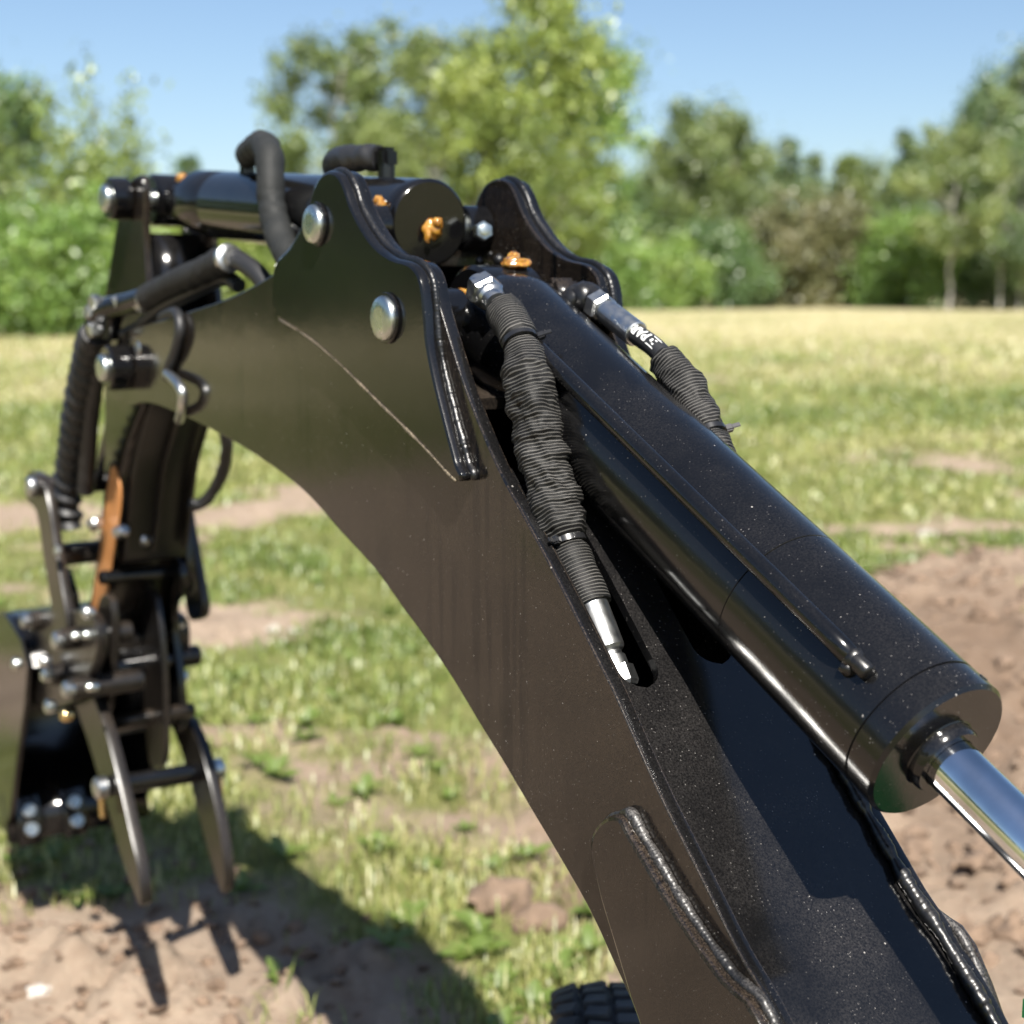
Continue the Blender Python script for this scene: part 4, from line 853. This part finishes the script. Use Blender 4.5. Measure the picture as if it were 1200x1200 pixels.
LM = {'birch': leaf_mat('birch_leaves', [(0.088, 0.134, 0.028), (0.185, 0.250, 0.048), (0.354, 0.411, 0.095)]),
      'olive': leaf_mat('olive_leaves', [(0.077, 0.115, 0.033), (0.157, 0.213, 0.057), (0.294, 0.342, 0.109)]),
      'dark': leaf_mat('dark_leaves', [(0.056, 0.106, 0.036), (0.113, 0.191, 0.057), (0.215, 0.305, 0.091)]),
      'fresh': leaf_mat('fresh_leaves', [(0.088, 0.168, 0.033), (0.177, 0.287, 0.057), (0.336, 0.439, 0.112)]),
      'brown': leaf_mat('brownish_leaves', [(0.095, 0.104, 0.038), (0.170, 0.172, 0.070), (0.250, 0.224, 0.110)]),
      'spruce': leaf_mat('spruce_needles', [(0.063, 0.106, 0.042), (0.125, 0.191, 0.068), (0.240, 0.292, 0.109)], 0.2)}
BARK = {'birch': bark_mat('birch_bark', (0.10, 0.09, 0.08), (0.52, 0.49, 0.44)), 'dark': bark_mat('brown_bark', (0.055, 0.045, 0.035), (0.16, 0.13, 0.10))}
def crown_mesh(name, seed, kind, n_leaf=7000, leaf=0.02):
    """leaf-sized faces spread in clumps through a crown of unit height"""
    r = np.random.default_rng(seed); C = []; S = []; W = []
    if kind == 'tall':
        for k in range(46):
            z = r.uniform(0.16, 0.97); rad = 0.24 * math.sin(min(1, max(0.02, (z - 0.12) / 0.88)) ** 0.75 * math.pi) ** 0.7 + 0.03
            a = r.uniform(0, 6.28); q = rad * math.sqrt(r.uniform(0.1, 1)); C.append((q * math.cos(a), q * math.sin(a), z)); S.append(r.uniform(0.030, 0.075)); W.append(1)
    elif kind == 'airy':
        for k in range(60):
            z = r.uniform(0.34, 0.97); rad = 0.30 * math.sin((z - 0.28) / 0.72 * math.pi * 0.92) ** 0.6 + 0.02
            a = r.uniform(0, 6.28); q = rad * math.sqrt(r.uniform(0.25, 1)); C.append((q * math.cos(a), q * math.sin(a), z)); S.append(r.uniform(0.022, 0.055)); W.append(1)
    elif kind == 'round':
        for k in range(70):
            z = r.uniform(0.06, 0.95); rad = 0.40 * math.sin(((z + 0.06) / 1.06) ** 0.8 * math.pi) ** 0.6
            a = r.uniform(0, 6.28); q = rad * math.sqrt(r.uniform(0.15, 1)); C.append((q * math.cos(a), q * math.sin(a), z)); S.append(r.uniform(0.05, 0.10)); W.append(1)
    elif kind == 'bush':
        for k in range(60):
            z = r.uniform(0.03, 0.92); rad = 0.62 * math.cos(z * 1.45) ** 0.6
            a = r.uniform(0, 6.28); q = rad * math.sqrt(r.uniform(0.1, 1)); C.append((q * math.cos(a), q * math.sin(a), z * r.uniform(0.7, 1))); S.append(r.uniform(0.07, 0.14)); W.append(1)
    elif kind == 'spire':
        for k in range(90):
            z = r.uniform(0.06, 0.99) ; rad = 0.19 * (1 - z) ** 0.85 + 0.012
            a = r.uniform(0, 6.28); q = rad * math.sqrt(r.uniform(0.2, 1)); C.append((q * math.cos(a), q * math.sin(a), z - q * 0.25)); S.append(0.018 + 0.035 * (1 - z)); W.append(1)
    elif kind == 'spray':      # young trees with upright leaning shoots
        for k in range(9):
            a = r.uniform(0, 6.28); lean = r.uniform(0.05, 0.28); h = r.uniform(0.6, 1.0) if k else 1.0
            for j in range(12):
                u = (j + 0.5) / 12; z = h * (0.08 + 0.92 * u); q = lean * u + r.normal(0, 0.012)
                C.append((q * math.cos(a), q * math.sin(a), z)); S.append(0.070 * (1 - u) ** 0.6 + 0.020); W.append(1.6 - u)
    C = np.array(C); S = np.array(S); W = np.array(W, float) * S ** 1.6; W /= W.sum()
    idx = r.choice(len(C), n_leaf, p=W)
    off = r.normal(0, 0.72, (n_leaf, 3)); off *= np.where(r.uniform(0, 1, n_leaf) < 0.12, 1.7, 1.0)[:, None]
    P = C[idx] + off * S[idx][:, None] * np.array([1.15, 1.15, 0.85]); P[:, 2] = np.maximum(P[:, 2], 0.012)
    u = r.normal(0, 1, (n_leaf, 3)); u /= np.linalg.norm(u, axis=1)[:, None]; w_ = r.normal(0, 1, (n_leaf, 3)); b = np.cross(u, w_); b /= np.linalg.norm(b, axis=1)[:, None]
    sz = leaf * r.uniform(0.6, 1.4, n_leaf)[:, None]
    V = np.empty((n_leaf, 4, 3)); V[:, 0] = P - u * sz; V[:, 1] = P + b * sz * 0.55; V[:, 2] = P + u * sz; V[:, 3] = P - b * sz * 0.55
    me = bpy.data.meshes.new(name); me.vertices.add(n_leaf * 4); me.vertices.foreach_set('co', V.ravel())
    me.loops.add(n_leaf * 4); me.loops.foreach_set('vertex_index', np.arange(n_leaf * 4, dtype=np.int32)); me.polygons.add(n_leaf); me.polygons.foreach_set('loop_start', np.arange(0, n_leaf * 4, 4, dtype=np.int32))
    me.update(calc_edges=True)
    tint = np.clip(0.5 + r.normal(0, 0.16, n_leaf) + r.normal(0, 0.15, len(C))[idx], 0, 1)
    a_ = me.attributes.new('tint', 'FLOAT', 'POINT'); a_.data.foreach_set('value', np.repeat(tint, 4).astype(np.float32))
    return me, C
def trunk_mesh(name, seed, C, r0, top, nl):
    r = np.random.default_rng(seed); gq = Geo(); n = 9
    sp = [np.array([r.normal(0, 0.006 * k), r.normal(0, 0.006 * k), top * k / (n - 1)]) for k in range(n)]; sp[0][:2] = 0
    gq.add(*tube(catmull(sp, 3), [r0 * (1 - 0.86 * i / (3 * (n - 1))) for i in range(3 * (n - 1) + 1)], 8)[:2])
    for k in r.choice(len(C), min(nl, len(C)), replace=False):
        c = C[k]; z0 = min(top * 0.95, max(0.12, c[2] - 0.35 * np.hypot(c[0], c[1]) - 0.06)); base = np.array([np.interp(z0, [p[2] for p in sp], [p[j] for p in sp]) for j in (0, 1)] + [z0])
        mid = (base + c) / 2 + np.array([0, 0, 0.02]); rr = r0 * 0.40 * (1 - z0 / 1.25)
        gq.add(*tube(catmull([base, mid, c], 3), [rr * (1 - 0.8 * i / 6) for i in range(7)], 5)[:2])
    me = bpy.data.meshes.new(name); me.from_pydata(gq.v, [], gq.f); finish(me, 60); return me
PROTO = {}
for k, (key, kind, n_l, lf, r0, top, nl) in {
    'tall': ('tall', 'tall', 9000, 0.0135, 0.011, 0.93, 30), 'tall2': ('tall2', 'tall', 9000, 0.0135, 0.011, 0.93, 30), 'airy': ('airy', 'airy', 8000, 0.013, 0.011, 0.93, 34), 'airy2': ('airy2', 'airy', 8000, 0.013, 0.010, 0.93, 34),
    'round': ('round', 'round', 11000, 0.019, 0.018, 0.8, 22), 'round2': ('round2', 'round', 11000, 0.019, 0.018, 0.8, 22), 'bush': ('bush', 'bush', 9000, 0.030, 0.02, 0.6, 18), 'bush2': ('bush2', 'bush', 9000, 0.030, 0.02, 0.6, 18),
    'spire': ('spire', 'spire', 8500, 0.0135, 0.012, 0.97, 30), 'spray': ('spray', 'spray', 11000, 0.015, 0.012, 0.7, 16)}.items():
    sd_ = sum(ord(ch) for ch in key) + 3
    cm, CC = crown_mesh(key + '_crown', sd_, kind, n_l, lf); PROTO[key] = (cm, trunk_mesh(key + '_trunk', sd_, CC, r0, top, nl))
MESHV = {}
def tree(name, key, leaf, bark, az, dist, h, width, label, group=None, rot=0.0, tilt=0.0):
    """az in degrees to the right of the boom direction, dist in metres"""
    x, y = dist * math.sin(R(az)), dist * math.cos(R(az))
    e = bpy.data.objects.new(name, None); COL.objects.link(e); e.location = (x, y, gz(x, y) - 0.05); e.scale = (h * width, h * width, h); e.rotation_euler = (0, R(tilt), rot)
    for part, me, mt in (('crown', PROTO[key][0], LM[leaf]), ('trunk', PROTO[key][1], BARK[bark])):
        if (key, part, mt.name) not in MESHV:
            m2 = me.copy(); m2.materials.append(mt); MESHV[(key, part, mt.name)] = m2
        o = bpy.data.objects.new(part, MESHV[(key, part, mt.name)]); COL.objects.link(o); o.parent = e
    tag(e, label, 'bush' if 'bush' in name or 'shrub' in name else 'tree', group)
    return e
def pxaz(px): return 33 + math.degrees(math.atan((px - 600) / 1700))
G1 = 'trees along the far edge of the field'
VIEW = [  # name, kind, leaf, bark, picture column, distance, height, width factor, label
 ('broadleaf_tree', 'round', 'dark', 'dark', 18, 52, 8.3, 0.62, 'dark round topped tree at the left edge of the picture'),
 ('broadleaf_tree', 'round2', 'olive', 'dark', -50, 50, 8.0, 0.7, 'olive tree mostly cut off by the left edge of the picture'),
 ('young_tree', 'spray', 'birch', 'dark', 130, 46, 8.6, 0.85, 'pale green young tree with upright feathery shoots beside the arm top'),
 ('young_tree', 'spray', 'birch', 'dark', 84, 44, 6.4, 1.05, 'shorter pale feathery tree left of the upright shoots'),
 ('bush', 'bush', 'fresh', 'dark', 40, 42, 3.9, 1.0, 'bright green bush under the dark round tree'),
 ('bush', 'bush2', 'fresh', 'dark', 118, 41, 4.0, 0.9, 'bright green bush left of the boom tip pivot'),
 ('bush', 'bush2', 'birch', 'dark', 190, 46, 4.6, 1.0, 'yellow green bush seen under the arm cylinder rod'),
 ('bush', 'bush', 'birch', 'dark', 265, 50, 4.4, 1.1, 'yellow green bush seen between sleeve hose and arm cylinder'),
 ('spruce_tree', 'spire', 'dark', 'dark', 231, 88, 9.2, 1.3, 'lone small dark spruce tip above the arm cylinder rod'),
 ('birch_tree', 'airy', 'olive', 'birch', 398, 86, 15.6, 0.85, 'leftmost airy birch of the tall central group'),
 ('birch_tree', 'airy2', 'olive', 'birch', 462, 88, 16.6, 0.85, 'airy birch directly above the black hose elbow'),
 ('birch_tree', 'airy', 'olive', 'birch', 520, 84, 15.4, 0.85, 'olive birch touching the left side of the tallest tree'),
 ('birch_tree', 'tall', 'birch', 'birch', 626, 80, 18.6, 0.78, 'tallest yellow green birch whose top leaves the picture'),
 ('birch_tree', 'tall2', 'birch', 'birch', 566, 78, 13.6, 0.85, 'yellow green birch in front of the tallest one, left side'),
 ('birch_tree', 'tall2', 'fresh', 'birch', 690, 82, 14.8, 0.8, 'green birch on the right shoulder of the tallest tree'),
 ('birch_tree', 'tall', 'olive', 'birch', 445, 80, 10.5, 1.0, 'low olive birch filling below the airy birches'),
 ('birch_tree', 'airy2', 'birch', 'birch', 655, 76, 9.5, 1.0, 'small birch with pale stems behind the right lug'),
 ('broadleaf_tree', 'tall2', 'olive', 'birch', 800, 94, 12.6, 0.95, 'broad olive tree right of the sky gap, left half'),
 ('broadleaf_tree', 'tall', 'olive', 'dark', 842, 96, 12.9, 0.9, 'broad olive tree right of the sky gap, right half'),
 ('broadleaf_tree', 'round', 'dark', 'dark', 746, 110, 9.5, 0.8, 'dark tree in the gap beside the tallest birch'),
 ('bush', 'bush', 'dark', 'dark', 838, 88, 5.6, 0.95, 'dark green bush with black shade at its foot'),
 ('bush', 'bush2', 'fresh', 'dark', 775, 84, 4.4, 1.0, 'light green bush near the printed hose'),
 ('bush', 'bush', 'fresh', 'dark', 718, 82, 4.2, 1.0, 'light green bush just right of the right lug'),
 ('bush', 'bush2', 'brown', 'dark', 918, 92, 7.2, 0.75, 'olive brown bush right of the dark green bush'),
 ('bush', 'bush', 'brown', 'dark', 968, 93, 7.4, 0.75, 'reddish brown bush with bare twigs'),
 ('spruce_tree', 'spire', 'spruce', 'dark', 916, 118, 13.2, 1.1, 'first thin spruce spire behind the brown bushes'),
 ('spruce_tree', 'spire', 'spruce', 'dark', 946, 122, 12.4, 1.1, 'second thin spruce spire behind the brown bushes'),
 ('spruce_tree', 'spire', 'olive', 'dark', 984, 116, 11.6, 1.6, 'wide olive spruce right of the two thin spires'),
 ('spruce_tree', 'spire', 'spruce', 'dark', 1048, 112, 13.0, 1.1, 'single spruce spire above the round green bush'),
 ('bush', 'bush', 'fresh', 'dark', 1058, 90, 6.2, 0.85, 'round bright green bush left of the white birch stem'),
 ('bush', 'bush2', 'olive', 'dark', 1010, 95, 5.6, 0.9, 'olive bush between brown bush and round green bush'),
 ('birch_tree', 'airy', 'olive', 'birch', 1106, 82, 9.6, 0.95, 'birch with thin white stem at the right'),
 ('broadleaf_tree', 'tall', 'dark', 'birch', 1142, 94, 14.0, 0.55, 'narrow dark tree with pointed top near the right edge'),
 ('broadleaf_tree', 'tall2', 'spruce', 'birch', 1188, 90, 14.6, 0.65, 'tall grey green tree at the right edge of the picture'),
 ('birch_tree', 'airy2', 'spruce', 'birch', 1165, 86, 8.5, 1.0, 'low birch with pale stems in front of the right edge trees'),
 ('broadleaf_tree', 'tall', 'spruce', 'birch', 1238, 92, 13.6, 0.8, 'grey green tree just beyond the right edge'),
 ('birch_tree', 'tall', 'olive', 'birch', 780, 128, 12.6, 0.9, 'distant olive tree behind the broad olive trees, left one'),
 ('birch_tree', 'tall2', 'olive', 'birch', 880, 132, 14.0, 0.9, 'distant olive tree just right of the broad olive trees'),
 ('broadleaf_tree', 'tall', 'olive', 'dark', 1000, 130, 12.4, 1.0, 'distant tree behind the olive bush left of the single spruce'),
 ('broadleaf_tree', 'tall2', 'spruce', 'dark', 1080, 126, 13.2, 0.9, 'distant grey green tree right of the single spruce'),
 ('birch_tree', 'tall', 'spruce', 'birch', 1122, 96, 12.8, 0.5, 'slim grey green birch beside the narrow pointed tree'),
 ('birch_tree', 'tall2', 'olive', 'birch', 1168, 99, 14.0, 0.45, 'slim olive birch between the two tall right edge trees'),
 ('birch_tree', 'tall2', 'olive', 'birch', 340, 118, 8.5, 1.0, 'distant low tree left of the airy birches'),
 ('bush', 'bush', 'olive', 'dark', 630, 84, 3.8, 1.2, 'low olive bush behind the amber grease on the cylinder eye'),
 ('bush', 'bush2', 'olive', 'dark', 880, 97, 5.0, 0.9, 'low bush between dark green and brown bushes'),
 ('bush', 'bush', 'dark', 'dark', 1136, 92, 3.4, 0.8, 'low dark bush behind the white birch stem'),
 ('bush', 'bush2', 'dark', 'dark', 1185, 95, 4.2, 1.0, 'low dark bush at the right edge under the tall tree'),
]
for i, (nm, key, leaf, bark, px, dist, h, wd, lab) in enumerate(VIEW):
    tree(nm, key, leaf, bark, pxaz(px), dist, h, wd, lab, rot=i * 2.399)
# the wood goes on around the field on both sides of the view
r2 = np.random.default_rng(5); keys = ('round', 'tall', 'spire', 'bush', 'round2', 'tall2', 'airy'); lv = ('dark', 'olive', 'spruce', 'fresh', 'olive', 'birch', 'birch')
for k in range(46):
    azk = -100 + 105 * k / 25 if k < 26 else 58 + (k - 26) * 4.6
    j = int(r2.integers(0, 7)); hh = {'bush': 4.5}.get(keys[j], 10.5) * r2.uniform(0.8, 1.25)
    tree('field_edge_bush' if keys[j] == 'bush' else 'field_edge_tree', keys[j], lv[j], 'birch' if j in (1, 5, 6) else 'dark', azk + r2.uniform(-1.2, 1.2), r2.uniform(46, 72) if k < 26 else r2.uniform(75, 105), hh, r2.uniform(0.85, 1.3),
         'tree of the wood that goes on beyond the picture edge', 'wood beyond the picture edges', rot=r2.uniform(0, 6.28))

# ------------------------------------------------------------------ grass
def grass(name, n, dmin, dmax, az0, az1, hl, wl, seed, cols, lean, label, keep, power=1.0):
    r = np.random.default_rng(seed)
    u = r.uniform(0, 1, n); d = dmin * (dmax / dmin) ** (u ** power); a = np.radians(r.uniform(az0, az1, n))
    x = d * np.sin(a); y = d * np.cos(a)
    # tufts: pull blades towards tuft centres
    ba = bare_amount(x, y); dn = fbm(x, y, 0.35, 23, 3)
    ok = keep(x, y, ba, dn, r.uniform(0, 1, n)); x, y, d = x[ok], y[ok], d[ok]; n = len(x)
    z = height(x, y)
    H = hl * r.lognormal(0, 0.35, n) * (0.45 + 1.1 * fbm(x, y, 0.9, 29, 2)) * np.clip(0.75 + d / 22, 0.8, 2.0); Wd = wl * r.uniform(0.6, 1.4, n) * np.clip(d / 3.6, 0.7, 6)
    th = r.uniform(0, 6.283, n); dx, dy = np.cos(th), np.sin(th); ln = lean * r.uniform(0.1, 1.0, n) * H
    sx, sy = -dy * Wd / 2, dx * Wd / 2
    V = np.empty((n, 5, 3))
    V[:, 0] = np.stack([x - sx, y - sy, z - 0.01], 1); V[:, 1] = np.stack([x + sx, y + sy, z - 0.01], 1)
    V[:, 2] = np.stack([x + sx * .8 + dx * ln * .4, y + sy * .8 + dy * ln * .4, z + H * .6], 1); V[:, 3] = np.stack([x - sx * .8 + dx * ln * .4, y - sy * .8 + dy * ln * .4, z + H * .6], 1)
    V[:, 4] = np.stack([x + dx * ln, y + dy * ln, z + H * (1 - 0.25 * lean)], 1)
    me = bpy.data.meshes.new(name); me.vertices.add(n * 5); me.vertices.foreach_set('co', V.ravel())
    b = np.arange(n)[:, None] * 5
    lo = np.concatenate([b + [0, 1, 2, 3], b + [3, 2, 4]], 1).astype(np.int32)
    me.loops.add(n * 7); me.loops.foreach_set('vertex_index', lo.ravel()); me.polygons.add(n * 2)
    me.polygons.foreach_set('loop_start', (np.arange(n)[:, None] * 7 + [0, 4]).ravel().astype(np.int32)); me.update(calc_edges=True)
    dr = dry_amount(x, y); tint = np.clip(0.32 + 0.52 * dr + r.normal(0, 0.16, n) + (fbm(x, y, 1.1, 37, 3) - 0.5) * 0.9, 0, 1)
    t_ = me.attributes.new('tint', 'FLOAT', 'POINT'); t_.data.foreach_set('value', np.repeat(tint, 5).astype(np.float32))
    me.materials.append(leaf_mat(name + '_blades', cols, 0.35)); o = bpy.data.objects.new(name, me); COL.objects.link(o); tag(o, label, 'grass', None, 'stuff'); return o
GC = [(0.10, 0.155, 0.028), (0.22, 0.265, 0.06), (0.36, 0.35, 0.125), (0.51, 0.46, 0.255)]
grass('grass', 430000, 1.35, 16, -12, 75, 0.036, 0.0050, 3, GC, 0.9, 'short patchy green and straw coloured grass over the field', lambda x, y, ba, dn, u: (u < (1 - ba) ** 1.5 * (0.15 + 1.2 * np.clip((dn - 0.40) * 5, 0, 1))) , 0.9)
grass('far_grass', 90000, 12, 75, -15, 75, 0.042, 0.006, 4, GC, 0.6, 'dry meadow grass before the trees', lambda x, y, ba, dn, u: u < (1 - ba * 0.8), 1.0)

# broad leaved weeds
def weed(c, r_, n, seed, mat):
    rs = np.random.default_rng(seed); gq = Geo()
    for k in range(n):
        a = 6.283 * k / n + rs.uniform(-.3, .3); L = r_ * rs.uniform(0.6, 1.15); el = rs.uniform(0.25, 0.95); wd = L * rs.uniform(0.26, 0.40); v, f = [], []
        for j in range(6):
            u = j / 5; w_ = wd * math.sin(min(1, u * 0.9 + 0.1) * math.pi) ** 0.8 + 0.0015; q = L * u * math.cos(el); zz = L * (u * math.sin(el) - 0.35 * u * u * math.sin(el)) + 0.004
            cx, cy = math.cos(a) * q, math.sin(a) * q
            v += [(c[0] + cx - math.sin(a) * w_ / 2, c[1] + cy + math.cos(a) * w_ / 2, c[2] + zz + 0.25 * w_), (c[0] + cx, c[1] + cy, c[2] + zz), (c[0] + cx + math.sin(a) * w_ / 2, c[1] + cy - math.cos(a) * w_ / 2, c[2] + zz + 0.25 * w_)]
        for j in range(5): f += [(j * 3, j * 3 + 1, j * 3 + 4, j * 3 + 3), (j * 3 + 1, j * 3 + 2, j * 3 + 5, j * 3 + 4)]
        gq.add(v, f)
    return gq
WM = leaf_mat('weed_leaves', [(0.13, 0.19, 0.035), (0.20, 0.27, 0.05), (0.30, 0.36, 0.09)], 0.4)
wl_ = [(1.3997, 2.9044), (1.4806, 2.9209), (1.3896, 2.4595), (1.2676, 1.8488), (1.4578, 1.9913), (1.5901, 2.3836), (1.5673, 2.602), (1.5579, 2.1016), (1.1233, 2.1277), (0.9399, 2.1699), (0.8087, 2.6833), (0.7408, 2.6791), (1.3563, 2.6199), (0.747, 2.8768), (1.3616, 1.934), (1.3326, 3.2003), (1.5246, 3.3184), (1.3185, 2.1453), (1.1054, 2.9019), (5.0661, 4.5045), (4.5881, 4.3116), (4.9256, 4.0924), (3.0351, 4.6736), (1.6414, 2.7817), (1.2313, 2.2457), (1.235, 1.9413)]
wg = Geo(); rw = np.random.default_rng(8)
for k in range(150):
    d_, a_ = 1.9 * (9 / 1.9) ** rw.uniform(0, 1), R(rw.uniform(8, 62)); x, y = d_ * math.sin(a_), d_ * math.cos(a_)
    if bare_amount(np.array([x]), np.array([y]))[0] < 0.75: wl_.append((x, y))
for k, (x, y) in enumerate(wl_):
    q_ = weed((x, y, gz(x, y)), 0.05 + 0.03 * ((k * 37) % 10) / 10, 6 + k % 4, 100 + k, WM); wg.add(q_.v, q_.f)
tag(wg.build('weeds', WM, None, 60), 'low leafy green weeds scattered through the thin grass', 'weeds', None, 'stuff')
# clods and stones
def earth_mat():
    m, t, b = new_mat('dry_clod'); co = node(t, 'ShaderNodeTexCoord').outputs['Object']; n = node(t, 'ShaderNodeTexNoise', Scale=25.0, Detail=8.0, Roughness=0.7); t.links.new(co, n.inputs['Vector'])
    t.links.new(ramp(t, n.outputs[0], [(0.3, (0.11, 0.073, 0.048)), (0.7, (0.23, 0.16, 0.11))]).outputs[0], b.inputs['Base Color']); b.inputs['Roughness'].default_value = 0.95
    bp = node(t, 'ShaderNodeBump', Strength=0.8, Distance=0.01); t.links.new(n.outputs[0], bp.inputs['Height']); t.links.new(bp.outputs[0], b.inputs['Normal']); return m
EM = earth_mat(); SM = metal('pale_stone', (0.50, 0.46, 0.41), 0.8, 0.4, 18, 0.0)
def clod(name, x, y, r_, seed, mat, label, cat, group=None, sq=(1.2, 0.9, 0.65)):
    o = mk(name, *blob((x, y, gz(x, y) + r_ * 0.3), r_, seed, sq, 3, 0.5, 1.6), mat, None, 60); tag(o, label, cat, group); return o
c_ = [(1.4227, 2.2268), (1.4483, 2.1361)]
clod('dirt_clod', *c_[0], 0.055, 1, EM, 'larger brown clod of a pair in the grass under the boom', 'clod', sq=(1.2, 0.9, 0.8)); clod('dirt_clod', *c_[1], 0.045, 2, EM, 'smaller brown clod right of its larger neighbour under the boom', 'clod')
s_ = [(5.296, 4.576), (2.0193, 4.6587), (2.0547, 4.5567), (0.5813, 2.3585), (0.8786, 2.5427)]
clod('stone', *s_[0], 0.045, 3, SM, 'white stone in the grass right of the big cylinder', 'stone'); clod('stone', *s_[1], 0.024, 4, SM, 'left one of two pale stones on the bare strip under the boom arch', 'stone'); clod('stone', *s_[2], 0.022, 5, SM, 'right one of two pale stones on the bare strip under the boom arch', 'stone')
clod('stone', *s_[3], 0.018, 6, SM, 'small pale stone on the soil at lower left', 'stone')
rc = np.random.default_rng(12); cg = Geo()
for k, (x, y, q_) in enumerate([(*p, 1.0) for p in [(4.0512, 3.4699), (4.4464, 3.5657), (4.0757, 3.137), (3.7245, 3.0784), (3.5506, 2.693), (2.3017, 1.9214), (2.3388, 1.8431), (2.4991, 1.9068), (2.35, 1.9746), (2.862, 2.1691), (2.1422, 1.7222), (2.1674, 1.6157), (3.0119, 2.3526), (3.2382, 2.4777), (3.673, 3.3242), (4.3666, 3.8089)]] + [(*p, 0.55) for p in [(0.7032, 2.9052), (0.7438, 2.7751), (0.634, 2.7015), (0.8201, 2.8294), (0.8917, 2.401), (0.7136, 2.4336), (0.628, 2.4493), (0.9024, 2.086), (0.681, 2.1954), (0.5296, 2.2937), (0.7921, 2.3038), (0.7123, 2.5828)]]):
    for m_ in range(34):
        xx, yy = x + rc.normal(0, .20), y + rc.normal(0, .20); r_ = min(0.034, rc.lognormal(-4.35, 0.5)) * q_
        cg.add(*blob((xx, yy, gz(xx, yy) + r_ * 0.3), r_, 200 + k * 7 + m_, (1.2, 0.95, 0.7), 1 if r_ < 0.02 else 2, 1.0, 2.3))
tag(cg.build('soil_crumbs', EM, None, 60), 'loose lumps and crumbs of dry brown soil', 'soil', None, 'stuff')
